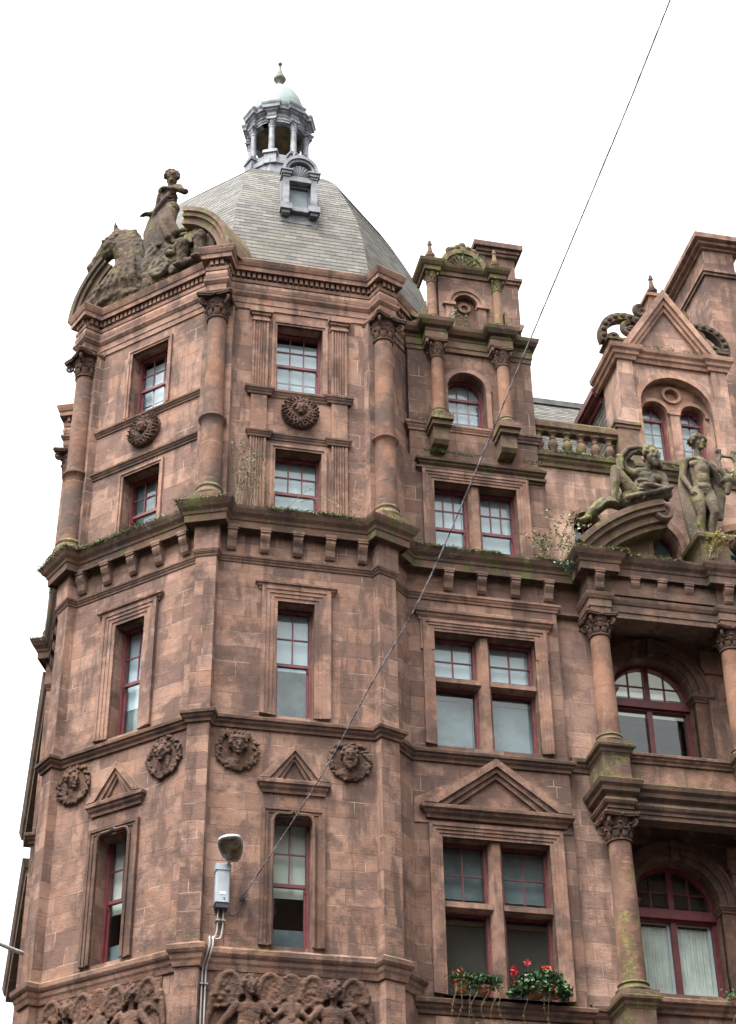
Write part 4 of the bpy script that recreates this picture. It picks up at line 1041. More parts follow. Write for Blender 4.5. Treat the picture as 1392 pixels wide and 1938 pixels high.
# lower entablature, parapet, pedestals
m = MB(); pb = ressauts(.215, dF(27.015), dF(27.161))
sweep(m, pb, [(-.3, 15.125), (.0, 15.125), (.0, 15.206), (.025, 15.216), (.025, 15.267), (.06, 15.297), (.085, 15.347), (.06, 15.408), (.03, 15.428), (.05, 15.469), (.12, 15.509), (.13, 15.580), (.18, 15.630), (.2, 15.711), (.18, 15.731), (-.3, 15.812)], 1, TP); obj('middle_entablature', m, M['black'], B)
m = MB(); m.box(10.501, 16.054, .62, dF(27.252), 15.751, 16.276, TP); sweep(m, [(10.703, dF(27.252)), (15.751, dF(27.252))], P_string(16.256, 16.438, .11), 1, TP); m.box(10.602, 15.852, -.02, dF(27.211), 15.499, 15.772, TP); obj('balcony_parapet', m, M['plain'], B)
for i, x in enumerate(PX):
    for zt, zb_ in ((16.438, 15.751), (11.854, 9.592)):
        m = MB(); e = .25; TT = frame(x, 27.232, 1, 0, 0, -1)
        m.box(-e, e, -.8, e, zb_, zt - .2, TT)
        sweep(m, [(-e, -.8), (-e, e), (e, e), (e, -.8)], [(-.1, zt - .22), (.0, zt - .22), (.02, zt - .17), (.04, zt - .15), (.05, zt - .1), (.10, zt - .06), (.11, zt - .015), (.09, zt), (-.24, zt + .004)], 1, TT)
        obj('pedestal', m, M['mossy'], B)
    column('giant_column', B, (x, PY, 16.438), 0, .205, 2.772, M['smoothcol'], M['carved'], .28, .46, .86, ab=.30)
    column('giant_column', B, (x, PY, 11.854), 0, .225, 3.276, M['mossycol'], M['carved'], .30, .50, .86, ab=.32)
    for zb_, zt in ((12.116, 15.095), (16.660, 19.184)):
        m = MB(); m.box(x - .23, x + .23, -.02, .12, zb_, zt - .42, TP); m.box(x - .26, x + .26, -.02, .16, zt - .5, zt - .42, TP); m.box(x - .3, x + .3, -.02, .14, zt - .419, zt, TP); obj('respond_pilaster', m, M['plain'], B)
m = MB(); m.box(10.703, 16.054, -.02, dF(27.232), 10.299, 11.713, TP); sweep(m, [(10.703, dF(27.232)), (15.751, dF(27.232))], P_string(11.672, 11.914, .17), 1, TP); m.box(10.905, 13.126, -.3, dF(27.464), 11.713, 12.116, TP); obj('sill_wall', m, M['plain'], B)
for za, zb in ((16.206, 16.478), (11.612, 11.914)): m = MB(); sweep(m, [(10.067, 0), (10.501, 0)], P_string(za, zb, .12), 1, TW); obj('string_course', m, M['sooty'], B)
# open segmental pediment over the cornice
TQ = frame(0, 26.878, 1, 0, 0, -1)
for s in (-1, 1):
    m = MB(); R0 = 3.62; cz_ = 18.235
    f = lambda u: GX + s * u
    a_end, a_top = 48, 72
    for r0, r1, d0, d1 in ((R0 - .02, R0 + .10, -.95, .16), (R0 - .13, R0 - .02, -.95, .10), (R0 - .30, R0 - .13, -.95, .0), (R0 - .42, R0 - .30, -.9, -.08)):
        o_ = [(GX + s * r1 * cos(radians(a)), cz_ + r1 * sin(radians(a))) for a in [40.2 + (74 - 40.2) * k / 16 for k in range(17)]]
        i_ = [(GX + s * r0 * cos(radians(a)), cz_ + r0 * sin(radians(a))) for a in [74 - (74 - 40.2) * k / 16 for k in range(17)]]
        prism(m, [p for p in o_ if p[1] > 20.396] + [p for p in i_ if p[1] > 20.396], d0, d1, TQ)
    i_ = [(GX + s * (R0 - .4) * cos(radians(a)), cz_ + (R0 - .4) * sin(radians(a))) for a in [42 + (70 - 42) * k / 12 for k in range(13)]]
    prism(m, [p for p in i_ if p[1] > 20.497] + [(i_[-1][0], 20.497), ([p for p in i_ if p[1] > 20.497][0][0], 20.497)], -.85, -.4, TQ)
    ux = GX + s * .98; spiral(m, TQ(ux, .02, 21.608), (-s, 0, 0), (0, 0, 1), .21, 1.8, .075, start=100, sgn=1); lathe(m, [(.02, -.95), (.2, -.95), (.2, .03), (.02, .03)], 20, lambda x, y, z: TQ(ux + x, z, 21.608 + y))
    obj('open_pediment', m, M['mossy'], B)
m = MB(); m.box(GX - .29, GX + .29, -.75, .02, 20.446, 21.042, TQ); sweep(m, [(GX - .29, -.75), (GX - .29, .02), (GX + .29, .02), (GX + .29, -.75)], [(-.28, 20.951), (.0, 20.951), (.03, 21.012), (.09, 21.062), (.10, 21.143), (.08, 21.173), (-.28, 21.178)], 1, TQ)
m.box(GX - .34, GX + .34, -.78, .06, 20.446, 20.618, TQ); obj('statue_pedestal', m, M['mossy'], B)

# ------------------------------------------------------------------ side street front seen edge-on
m = MB(); m.box(1.35, 2.2, 33.9, 41.0, 0, 20.0); m.box(1.5, 2.2, 41.0, 43.4, 0, 18.6); m.box(1.55, 2.2, 43.4, 52.0, 0, 20.0); obj('side_wall', m, M['ashlar_low'], B)
m = MB()
for x_, ya, yb, p in ((1.35, 33.9, 40.6, .66), (1.55, 43.4, 51.5, .68)):
    sweep(m, [(x_ + .3, yb), (x_, yb), (x_, ya), (x_ + .3, ya)], [(-.05, 19.7), (.05, 19.7), (.08, 19.85), (p * .8, 19.88), (p * .82, 20.05), (p * .9, 20.1), (p, 20.3), (-.05, 20.5)], -1)
    sweep(m, [(x_ + .3, yb), (x_, yb), (x_, ya), (x_ + .3, ya)], P_string(16.1, 16.4, .2), -1); sweep(m, [(x_ + .3, yb), (x_, yb), (x_, ya), (x_ + .3, ya)], P_string(11.9, 12.25, .2), -1)
obj('side_cornice', m, M['ledge'], B)
# ------------------------------------------------------------------ tower roof, lucarne and lantern
RCX, RCY = 4.92, 30.923
PROF = [(4.33, 26.60), (4.14, 26.68), (3.98, 26.82), (3.87, 27.06), (3.79, 27.4), (3.70, 27.95), (3.60, 28.42), (3.42, 29.05), (3.1, 29.78), (2.8, 30.42), (2.56, 30.88), (2.2, 31.32), (1.67, 31.76), (1.2, 32.08), (.8, 32.3)]
def resample(pr, step):
    out = [pr[0]]; acc = 0
    for (r0, z0), (r1, z1) in zip(pr, pr[1:]):
        l = sqrt((r1 - r0) ** 2 + (z1 - z0) ** 2); t = step - acc
        while t <= l: out.append((r0 + (r1 - r0) * t / l, z0 + (z1 - z0) * t / l)); t += step
        acc = (acc + l) % step if True else 0
    out.append(pr[-1]); return out
RS = resample(PROF, .118)
m = MB()
for f in range(8):
    a0, a1 = radians(-112.5 + 45 * f), radians(-67.5 + 45 * f); am = (a0 + a1) / 2
    for k in range(len(RS) - 1):
        (r0, z0), (r1, z1) = RS[k], RS[k + 1]; L0 = 2 * r0 * sin(pi / 8); L1 = 2 * r1 * sin(pi / 8)
        dx, dz = r1 - r0, z1 - z0; l = sqrt(dx * dx + dz * dz) + 1e-9; no, nz_ = dz / l, -dx / l
        def pt(r, z, a, e): return (RCX + (r + no * e) * cos(a), RCY + (r + no * e) * sin(a), z + nz_ * e)
        vs = [pt(r0, z0, a0, .010), pt(r0, z0, a1, .010), pt(r1, z1, a1, .003), pt(r1, z1, a0, .003), pt(r0, z0, a0, .0), pt(r0, z0, a1, .0)]
        m.add(vs, [(0, 1, 2, 3), (4, 5, 1, 0)], None, [[(-L0 / 2, k), (L0 / 2, k), (L1 / 2, k + .99), (-L1 / 2, k + .99)], [(-L0 / 2, k), (L0 / 2, k), (L0 / 2, k + .01), (-L0 / 2, k + .01)]])
roof = obj('tower_roof', m, M['slate'], B, fix=False)
m = MB()
o8 = [(RCX + 4.42 * cos(radians(-112.5 + 45 * i)), RCY + 4.42 * sin(radians(-112.5 + 45 * i))) for i in range(8)]
prism(m, o8, 26.58, 26.612, axis='z', holes=[[(RCX + 4.0 * cos(radians(-112.5 + 45 * i)), RCY + 4.0 * sin(radians(-112.5 + 45 * i))) for i in range(8)]])
obj('gutter_flashing', m, M['lead'], roof)

# lucarne on the front slope
L = MB(); TLu = frame(4.93, 27.55, .87, 0, 0, -1)
prism(L, archpoly(-.42, .42, 28.95, 30.0, .34), -.9, -.07, TLu, [rect(-.25, .25, 29.02, 29.68)])
luc = obj('lucarne', L, M['lead'], B)
m = MB()
for s in (-1, 1):
    m.box(s * .35 - .075, s * .35 + .075, -.08, .05, 28.98, 29.82, TLu)
    for za, zb, e in ((29.82, 29.88, .02), (29.88, 29.96, .05), (29.96, 30.0, .08), (28.82, 28.98, .07), (28.74, 28.82, .02)): m.box(s * .35 - .075 - e, s * .35 + .075 + e, -.08, .05 + e, za + .001, zb, TLu)
m.box(-.28, .28, -.08, .04, 28.84, 28.96, TLu); m.box(-.28, .28, -.08, .06, 29.70, 29.80, TLu); m.box(-.26, .26, -.08, .03, 29.80, 29.88, TLu)
for r0, r1, d in ((.38, .46, .10), (.31, .38, .06)): arcband(m, 0, 30.0, r0, r1, -.3, d, TLu, n=18)
for k in range(9):
    a = radians(12 + 19.5 * k); limb(m, [TLu(.05 * cos(a), -.05, 29.93 + .05 * sin(a)), TLu(.25 * cos(a), -.02, 29.95 + .25 * sin(a))], [.015, .04], seg=6)
spiral(m, TLu(-.09, .06, 30.46), (1, 0, 0), (0, 0, 1), .085, 1.3, .03); spiral(m, TLu(.09, .06, 30.46), (-1, 0, 0), (0, 0, 1), .085, 1.3, .03); limb(m, [TLu(0, .04, 30.45), TLu(0, .04, 30.62)], [.05, .02])
obj('lucarne_moulding', m, M['lead'], luc)
m = MB(); m.box(-.25, .25, -.16, -.13, 29.02, 29.68, TLu); obj('glass_pane', m, M['net'], luc)
m = MB(); m.box(-.262, .262, -.12, -.07, 29.62, 29.69, TLu); m.box(-.262, -.225, -.125, -.07, 29.02, 29.62, TLu); m.box(.225, .262, -.125, -.07, 29.02, 29.62, TLu); m.box(-.225, .225, -.124, -.07, 29.02, 29.06, TLu); obj('window_frame', m, M['lead_dark'], luc)
m = MB(); prism(m, [(-.46, 28.62), (-.3, 28.60), (.0, 28.58), (.3, 28.60), (.46, 28.5), (.47, 28.84), (-.47, 28.84)], -.25, -.075, TLu); obj('lead_apron', m, M['lead'], luc)

# lantern
LX, LY = 4.975, 30.92
m = MB(); oc = lambda r, off=-112.5: [(LX + r * cos(radians(off + 45 * i)), LY + r * sin(radians(off + 45 * i))) for i in range(8)]
prism(m, oc(.80), 32.1, 32.95, axis='z'); prism(m, oc(.84), 32.951, 33.08, axis='z'); prism(m, oc(.76), 33.081, 33.30, axis='z')
lan = obj('lantern', m, M['lead'], B)
for i in range(8):
    a = radians(-112.5 + 45 * i); x, y = LX + .70 * cos(a), LY + .70 * sin(a)
    m = MB(); m.box(-.13, .13, -.15, .15, -.32, .0); m.box(-.165, .165, -.18, .18, .001, .08); m.box(-.14, .14, -.16, .16, .08, .12)
    obj('column_plinth', m, M['lead'], lan, (x, y, 33.24), a)
    m = MB(); pr = [(.10, .0), (.10, .03), (.085, .05), (.078, .08)] + [(.078 - .010 * t / 5, .08 + .74 * t / 5) for t in range(6)]; lathe(m, pr, 16)
    capital(m, .066, .30, lambda px_, py_, pz_: (px_, py_, pz_ + .82), ab=.115)
    obj('lantern_column', m, M['lead'], lan, (x, y, 33.36), a, smooth=True).data.set_sharp_from_angle(angle=radians(40))
def ring(prof, step=.06, blk=.11):
    """octagonal entablature breaking forward over each column"""
    mm = MB(); pth = []
    for i in range(8):
        a = radians(-112.5 + 45 * i); n_ = Vector((cos(a), sin(a))); t_ = Vector((-sin(a), cos(a))); c_ = Vector((LX, LY)) + n_ * .70
        m_ = radians(-112.5 + 45 * i - 22.5); pth += [Vector((LX + .70 * cos(m_), LY + .70 * sin(m_)))]
        pth += [c_ - t_ * blk - n_ * .012, c_ - t_ * blk + n_ * step, c_ + t_ * blk + n_ * step, c_ + t_ * blk - n_ * .012]
    pth = [tuple(p) for p in pth]; pth.append(pth[0]); pth.append(pth[1])
    sweep(mm, pth, prof, -1); return mm
m = ring([(-.14, 34.43), (.0, 34.43), (.0, 34.49), (.015, 34.50), (.015, 34.56), (.035, 34.59), (.0, 34.61), (.0, 34.71), (.02, 34.73), (.05, 34.76), (.055, 34.79), (.10, 34.81), (.11, 34.89), (.13, 34.93), (.14, 34.98), (.12, 35.0), (-.14, 35.03)]); obj('lantern_cornice', m, M['lead'], lan)
m = MB(); prism(m, oc(.64), 34.5, 34.56, axis='z'); obj('lantern_soffit', m, M['soffit'], lan)
m = MB(); prism(m, oc(.72), 34.57, 35.03, axis='z'); lathe(m, [(.70, 35.02), (.70, 35.08), (.67, 35.10), (.67, 35.12), (.2, 35.14)], 32, None, LX, LY); obj('lantern_drum', m, M['lead'], lan)
m = MB(); lathe(m, [(.66 * cos(t), 35.1 + 1.24 * sin(t)) for t in [pi / 2 * i / 14 for i in range(15)]][:-1] + [(.04, 36.32)], 32, None, LX, LY)
obj('dome', m, M['copper'], lan, smooth=True)
m = MB(); lathe(m, [(r_ * 1.3, z_) for r_, z_ in [(.20, 36.18), (.17, 36.26), (.13, 36.30), (.11, 36.38), (.05, 36.52), (.045, 36.56), (.10, 36.64), (.125, 36.71), (.10, 36.78), (.06, 36.80), (.075, 36.86), (.055, 36.92), (.03, 37.06), (.012, 37.22), (.035, 37.24), (.045, 37.28), (.03, 37.32), (.008, 37.34), (.006, 37.62), (.001, 37.66)]], 16, None, LX, LY)
obj('finial', m, M['finial'], lan, smooth=True)

# open segmental pediment over the canted left face
TLq = frame(VL2.x - .26 * Q, VL2.y - .26 * Q, Q, -Q, -Q, -Q)
for s in (-1, 1):
    m = MB(); cz_ = 26.50; RR = 2.02
    for r0, r1, d0, d1 in ((RR - .02, RR + .08, -.75, .06), (RR - .12, RR - .02, -.75, .01), (RR - .28, RR - .12, -.75, -.06)):
        aa = [1 + (66 - 1) * k / 16 for k in range(17)]
        if s < 0: aa = [1 + (50 - 1) * k / 16 for k in range(17)]
        ZF = .95
        o_ = [(1.58 + s * r1 * cos(radians(a)), cz_ + ZF * r1 * sin(radians(a))) for a in aa]; i_ = [(1.58 + s * r0 * cos(radians(a)), cz_ + ZF * r0 * sin(radians(a))) for a in aa[::-1]]
        prism(m, o_ + i_, d0, d1, TLq)
    i_ = [(1.58 + s * (RR - .28) * cos(radians(a)), cz_ + .95 * (RR - .28) * sin(radians(a))) for a in aa]
    prism(m, i_ + [(i_[-1][0], cz_ + .02), (i_[0][0], cz_ + .02)], -.7, -.35, TLq)
    m.box(1.68 + s * 2.02 - .16, 1.68 + s * 2.02 + .16, -.6, .26, 26.3, 26.62, TLq) if False else None
    obj('open_pediment', m, M['statue_dark'] if s < 0 else M['mossy'], B)
# ------------------------------------------------------------------ sculpture standing on the building
def W3(T, u, d, z): return T(u, d, z)
# woman on the canted side, facing outwards, height about 2.9 m (local x to the viewer's right, -y towards the viewer)
def hand(mb, p, d, s=1.0, spread=(1, 0, 0), curl=.5, up=(0, 0, 1)):
    """small relaxed hand: palm, four curved fingers and a thumb; d points along the fingers"""
    p = Vector(p); d = Vector(d).normalized(); w = Vector(spread).normalized(); n = d.cross(w).normalized()
    ell(mb, p + d * .05 * s, .05 * s); ell(mb, p + d * .09 * s, .048 * s); 
    for k, l in enumerate((.075, .09, .085, .065)):
        a = p + d * .11 * s + w * (k - 1.5) * .024 * s; m_ = a + d * l * s * .6 + n * .02 * s * curl; e = a + d * l * s + n * .06 * s * curl
        limb(mb, [a, m_, e], [.014 * s, .013 * s, .011 * s], seg=6)
    a = p + d * .05 * s - w * .04 * s; limb(mb, [a, a - w * .03 * s + d * .035 * s, a - w * .035 * s + d * .075 * s + n * .02 * s], [.016 * s, .015 * s, .012 * s], seg=6)

x, y, z = TL(1.66, -.08, 27.82)
b = MB()
limb(b, [(0, 0, 1.25), (0, 0, 1.6), (.01, -.02, 1.95), (.0, -.02, 2.16)], [.25, .21, .235, .17]); limb(b, [(-.26, .0, 2.2), (.0, .02, 2.27), (.27, .0, 2.18)], [.11, .12, .11])
ell(b, (-.11, -.17, 2.0), .115); ell(b, (.12, -.17, 1.99), .115)
limb(b, [(0, .0, 2.28), (.02, -.02, 2.5)], [.085, .08])
head(b, .46, (.04, -.03, 2.66), turn=.75, curls=14); ell(b, (-.08, .12, 2.74), (.15, .15, .14)); ell(b, (-.04, .05, 2.88), (.13, .13, .10))
for k in range(5): limb(b, [(-.08 + .04 * k, .02, 2.92), (-.09 + .045 * k, .0, 2.99)], [.03, .012], seg=6)
limb(b, [(.30, .0, 2.16), (.50, -.02, 1.86)], [.115, .09]); limb(b, [(.50, -.02, 1.86), (.30, -.24, 1.95), (.10, -.30, 2.02)], [.09, .07, .05]); hand(b, (.10, -.30, 2.02), (-1, -.1, .25), 1.3, (0, 0, 1))
limb(b, [(-.30, .0, 2.16), (-.36, .06, 1.82)], [.115, .09]); limb(b, [(-.36, .06, 1.82), (-.44, -.06, 1.58)], [.085, .055]); hand(b, (-.44, -.06, 1.58), (-.9, -.25, .1), 1.5, (0, 1, .2))
limb(b, [(-.12, -.03, 1.3), (-.15, -.08, .75), (-.16, -.02, .1)], [.20, .19, .22]); limb(b, [(.13, -.05, 1.3), (.18, -.16, .8), (.16, .0, .1)], [.20, .19, .23])
rnd = random.Random(3)
for k in range(20):
    t = k / 19; xx = -.36 + .72 * t; sx = -.22 + .44 * t
    limb(b, [(sx, -.19 + .05 * abs(t - .5), 1.66 - .25 * rnd.random()), (xx * .85 + rnd.uniform(-.05, .05), -.27 + .12 * abs(t - .5), .85), (xx * 1.05 + rnd.uniform(-.05, .05), -.22 + .15 * abs(t - .5), .0)], [.03, .05, .06], seg=6)
for k in range(4): tube(b, [(-.27 + .02 * k, -.16, 2.2 - .05 * k), (0, -.25, 1.86 - .09 * k), (.30, -.14, 2.0 - .14 * k)], .028, 6)
limb(b, [(-.30, .12, 2.15), (-.46, .10, 1.6), (-.52, .04, .95), (-.36, .0, .2)], [.10, .13, .17, .2]); limb(b, [(.30, -.08, 2.12), (.10, -.24, 1.70), (-.16, -.25, 1.36), (-.34, -.12, 1.05)], [.06, .075, .085, .07])
ell(b, (.17, -.06, 1.36), (.21, .2, .22)); limb(b, [(.2, -.2, 1.3), (.30, -.26, .8), (.44, -.16, .25)], [.08, .1, .12]); limb(b, [(-.05, -.24, 1.15), (.12, -.3, .6), (.3, -.25, .1)], [.06, .07, .09])
tube(b, [(-.28, .1, 2.25), (-.40, .14, 1.6), (-.36, .12, .9), (-.28, .1, .2)], [.07, .12, .14, .16], 8)
b.v = [(p[0] * (.80 if p[2] > 1.9 else .90) + .03 * (p[2] - 1.5), p[1] * .8, p[2] * .77) for p in b.v]
wo = tag(sculpt(obj('woman_statue', b, M['statue_dark'], None, (x, y, z), -pi / 4), .018, 2, .022, .1), 'lichened stone woman standing high on the corner tower beside the slate roof', 'statue')

def on_left(name, label, b, mat, vox=.022, noise=.06):
    x, y, z = TL(1.51, -.17, 26.70)
    return tag(sculpt(obj(name, b, mat, None, (x, y, z), -pi / 4), vox, 1, noise, .09), label, 'sculpture')
# horse head under the left half of the open pediment
b = MB(); r2 = random.Random(9)

limb(b, [(-.55, .05, .42), (-.64, -.02, .85), (-.85, -.06, 1.45), (-1.08, -.10, 1.92)], [.40, .40, .33, .25])
limb(b, [(-1.10, -.12, 2.0), (-1.28, -.24, 1.72), (-1.46, -.32, 1.42), (-1.55, -.34, 1.28)], [.25, .215, .15, .135]); ell(b, (-1.58, -.36, 1.24), (.14, .14, .13)); ell(b, (-1.22, -.22, 1.70), (.19, .18, .22))
ell(b, (-1.52, -.46, 1.2), .05); limb(b, [(-1.5, -.42, 1.12), (-1.62, -.42, 1.17)], [.05, .04])
for s in (-1, 1): limb(b, [(-1.08 + .04 * s, -.12 + .12 * s, 2.18), (-1.13, -.16 + .14 * s, 2.40)], [.07, .025])
for k in range(16):
    t = k / 15; limb(b, [(-1.02 + .42 * t, .0 - .1 * (k % 2), 2.24 - 1.3 * t), (-.74 + .46 * t, -.08, 2.12 - 1.4 * t)], [.10, .05], seg=7)
limb(b, [(-1.06, .0, 2.16), (-.86, .0, 1.98), (-.66, .0, 1.55), (-.5, .0, 1.0)], [.19, .2, .2, .2]); ell(b, (-1.30, -.42, 1.82), .05); ell(b, (-1.22, -.36, 1.9), (.12, .07, .05))
for k in range(9): tube(b, [(-1.55 + .15 * k, -.18, .02), (-1.30 + .11 * k, -.40 + .05 * (k % 2), .45), (-.95 + .06 * k, -.36, .95), (-.9 + .04 * k, -.3, 1.3)], [.10, .08, .06, .03], 6)
limb(b, [(-1.9, -.1, .05), (-1.75, -.22, .40), (-1.4, -.26, .62)], [.18, .17, .13])
for k in range(14): limb(b, [(r2.uniform(-1.9, -.3), -.3, r2.uniform(.3, .9)), (r2.uniform(-1.9, -.2), -.34, r2.uniform(.0, .3))], [.07, .06], seg=6)
on_left('horse_sculpture', 'weathered carved horse head below the left curve of the tower pediment', b, M['statue_dark'])
# scrolled cartouche in the middle
b = MB(); ell(b, (.12, -.05, .55), (.36, .2, .55)); spiral(b, (.26, -.30, .42), (1, 0, 0), (0, 0, 1), .26, 1.8, .085, start=120)
spiral(b, (-.1, -.24, 1.08), (-1, 0, 0), (0, 0, 1), .17, 1.5, .07); limb(b, [(-.22, -.15, .05), (-.26, -.2, .6), (-.15, -.22, 1.05), (.05, -.2, 1.2), (.3, -.18, 1.05), (.48, -.2, .7)], [.09, .10, .09, .09, .10, .08])
for k in range(6): ell(b, (-.1 + .08 * k, -.16, 1.24 - .03 * k), (.10, .12, .10))
limb(b, [(.0, .15, .42), (.02, .1, .8), (.06, .05, 1.3)], [.36, .36, .30])
r_ = random.Random(8)
for k in range(22): limb(b, [(r_.uniform(-.3, .5), -.12, r_.uniform(1.0, 1.45)), (r_.uniform(-.5, .7), -.2, r_.uniform(.5, .9)), (r_.uniform(-.6, .85), -.16, r_.uniform(0, .35))], [.05, .07, .06], seg=6)
on_left('scroll_cartouche', 'carved stone scroll on the mossy tower cornice below the standing woman', b, M['statue'], .024)
# crouching winged beast under the right half
b = MB()
limb(b, [(.62, .05, .55), (.9, -.02, .85), (1.15, -.05, 1.05)], [.34, .33, .24]); limb(b, [(.70, -.2, .75), (.92, -.42, .62), (.84, -.36, .12)], [.2, .15, .10]); limb(b, [(1.1, -.15, .8), (1.35, -.42, .62), (1.30, -.36, .10)], [.19, .14, .10])
for k in range(3): ell(b, (.78 + .05 * k, -.46, .07), (.045, .09, .05)); ell(b, (1.24 + .05 * k, -.46, .07), (.045, .09, .05))
for r in range(5):
    tube(b, [(.30 + (1.42 - .19 * r) * cos(radians(a)), -.06 - .06 * r, .05 + (1.46 - .20 * r) * sin(radians(a))) for a in range(84, 18, -9)], [.05] * 8 if False else .058, 6)
for k in range(10): limb(b, [(1.45 + .05 * (k % 3), -.22, .2 + .06 * k), (1.66 - .02 * k, -.26, .1 + .05 * k)], [.08, .05], seg=6)
limb(b, [(.5, -.2, .3), (.62, -.3, .1), (1.0, -.34, .16), (1.7, -.3, .12)], [.12, .1, .09, .08])
on_left('beast_sculpture', 'crouching carved beast with ribbed wing beside the woman statue', b, M['statue_dark'])

# reclining bearded man on the open pediment
b = MB(); X0, Z0 = 11.612, 21.658
def p_(X, d, Z): return (X - X0, -d, Z - Z0)
yo = 26.979
limb(b, [p_(11.450, .05, 21.810), p_(11.662, .05, 22.011), p_(11.834, .02, 22.264), p_(11.914, .0, 22.436)], [.235, .215, .235, .20])
limb(b, [p_(11.672, .10, 22.476), p_(11.914, .05, 22.557), p_(12.116, .08, 22.456)], [.115, .12, .125]); ell(b, p_(11.793, .17, 22.375), (.15, .08, .10)); ell(b, p_(11.995, .17, 22.355), (.15, .08, .10))
for k in range(3): ell(b, p_(11.713 - .04 * k, .22, 22.193 - .12 * k), (.15, .08, .05))
limb(b, [p_(11.914, .08, 22.577), p_(11.925, .14, 22.718)], [.10, .10])
head(b, .40, p_(11.935, .20, 22.860), beard=True, turn=.30, curls=16)
limb(b, [p_(12.147, .08, 22.436), p_(12.207, .12, 22.112)], [.125, .095]); limb(b, [p_(12.207, .12, 22.112), p_(11.975, .30, 22.032), p_(11.773, .38, 22.011)], [.09, .075, .055]); hand(b, p_(11.773, .38, 22.011), (-1, -.2, -.25), 1.25, (0, 0, 1))
limb(b, [p_(11.672, .0, 22.476), p_(11.450, -.02, 22.617), p_(11.410, .0, 22.799)], [.115, .09, .07]); limb(b, [p_(11.410, .0, 22.799), p_(11.612, .06, 23.001)], [.07, .055]); hand(b, p_(11.612, .06, 23.001), (1, -.1, .1), 1.2, (0, 1, 0))
limb(b, [p_(11.531, .12, 21.850), p_(11.309, .20, 22.153), p_(11.137, .24, 22.375)], [.17, .13, .105]); limb(b, [p_(11.137, .24, 22.375), p_(11.107, .24, 22.072), p_(11.056, .18, 21.668)], [.10, .105, .06])
ell(b, p_(11.006, -.26 + .5, 21.587), (.15, .075, .055)); ell(b, p_(11.076, .18, 21.608), (.08, .07, .06))
for k in range(4): limb(b, [p_(10.965, .20 + .028 * k, 21.587), p_(10.895, .205 + .028 * k, 21.557)], [.022, .018], seg=6)
limb(b, [p_(11.410, -.06, 21.789), p_(11.066, -.04, 21.789), p_(10.905, .0, 21.688)], [.16, .125, .10]); limb(b, [p_(10.905, .04, 21.709), p_(10.723, .06, 21.527), p_(10.541, .06, 21.325)], [.115, .115, .07])
ell(b, p_(10.460, .08, 21.224), (.15, .075, .06), (0, -.5, 0)); ell(b, p_(10.551, .06, 21.284), .075)
for k in range(4): limb(b, [p_(10.370, .02 + .03 * k, 21.194), p_(10.299, .02 + .03 * k, 21.189)], [.024, .018], seg=6)
man = tag(sculpt(obj('reclining_statue', b, M['statue'], None, (X0, yo, Z0), 0), .017, 2, .022, .1), 'reclining bearded stone man with one bent knee on the open pediment', 'statue')
b = MB()                                              # cloth held over the head and under the body
pts = [(11.329, 22.516), (11.349, 22.839), (11.511, 23.062), (11.733, 23.122), (11.955, 23.102), (12.096, 22.940), (12.167, 22.718)]
for i in range(len(pts) - 1):
    for d in (-.06, .02, .1): limb(b, [p_(pts[i][0], d, pts[i][1]), p_(pts[i + 1][0], d, pts[i + 1][1])], [.055, .055], seg=7)
for k in range(6): limb(b, [p_(11.369 + .05 * k, -.08, 22.971 - .02 * k), p_(11.511 + .05 * k, -.1, 22.415)], [.06, .08], seg=6)
for k in range(6): limb(b, [p_(12.137, -.05 + .02 * k, 22.718 - .1 * k), p_(12.268, -.02, 22.163 - .03 * k)], [.05, .06], seg=6)
for k in range(7): limb(b, [p_(11.309 + .13 * k, .30 + .02 * (k % 2), 21.709 + .045 * k), p_(11.450 + .13 * k, .34, 21.749 + .05 * k)], [.06, .05], seg=7)
for k in range(7): limb(b, [p_(10.652 + .07 * k, -.02, 21.355 + .07 * k), p_(10.763 + .06 * k, .16, 21.486 + .06 * k)], [.06, .05], seg=6)
limb(b, [p_(11.612, .1, 21.789), p_(12.197, .2, 21.971)], [.12, .10])
sculpt(obj('drapery', b, M['statue'], man, (X0, yo, Z0), 0), .022, 2, .02, .1)

# standing youth with a lyre
sx, sy, sz = 13.055, 27.06, 21.175
b = MB()
limb(b, [(.02, .0, 1.10), (.0, -.01, 1.30), (.0, -.02, 1.55), (.0, -.02, 1.72)], [.19, .165, .205, .18]); limb(b, [(-.26, .0, 1.78), (.0, .01, 1.84), (.25, .0, 1.74)], [.09, .10, .09])
ell(b, (-.11, -.125, 1.66), (.14, .065, .085)); ell(b, (.11, -.125, 1.65), (.14, .065, .085)); ell(b, (0, -.14, 1.34), (.13, .07, .16)); ell(b, (.0, -.13, 1.14), (.15, .08, .08))
limb(b, [(.0, .0, 1.86), (.02, -.02, 2.06)], [.075, .072])
head(b, .37, (.04, -.04, 2.22), turn=.28, curls=18)
for k in range(12): a = 2 * pi * k / 12; ell(b, (.04 + .155 * cos(a), -.02 + .16 * sin(a), 2.30), (.05, .05, .045))
limb(b, [(-.29, .0, 1.76), (-.34, .03, 1.40)], [.088, .066]); limb(b, [(-.34, .03, 1.40), (-.24, -.07, 1.08)], [.064, .045]); hand(b, (-.24, -.07, 1.08), (.25, -.1, -1), 1.05, (0, 1, 0), 1.0)
limb(b, [(.28, .0, 1.72), (.40, .06, 1.42)], [.086, .066]); limb(b, [(.40, .06, 1.42), (.50, -.12, 1.38)], [.064, .045]); hand(b, (.50, -.12, 1.38), (.6, -.5, .4), 1.05, (0, 0, 1), 1.0)
limb(b, [(-.105, .0, 1.06), (-.11, -.05, .80), (-.10, -.06, .56)], [.145, .13, .088]); limb(b, [(-.10, -.06, .56), (-.11, .02, .34), (-.08, .03, .09)], [.086, .086, .048])
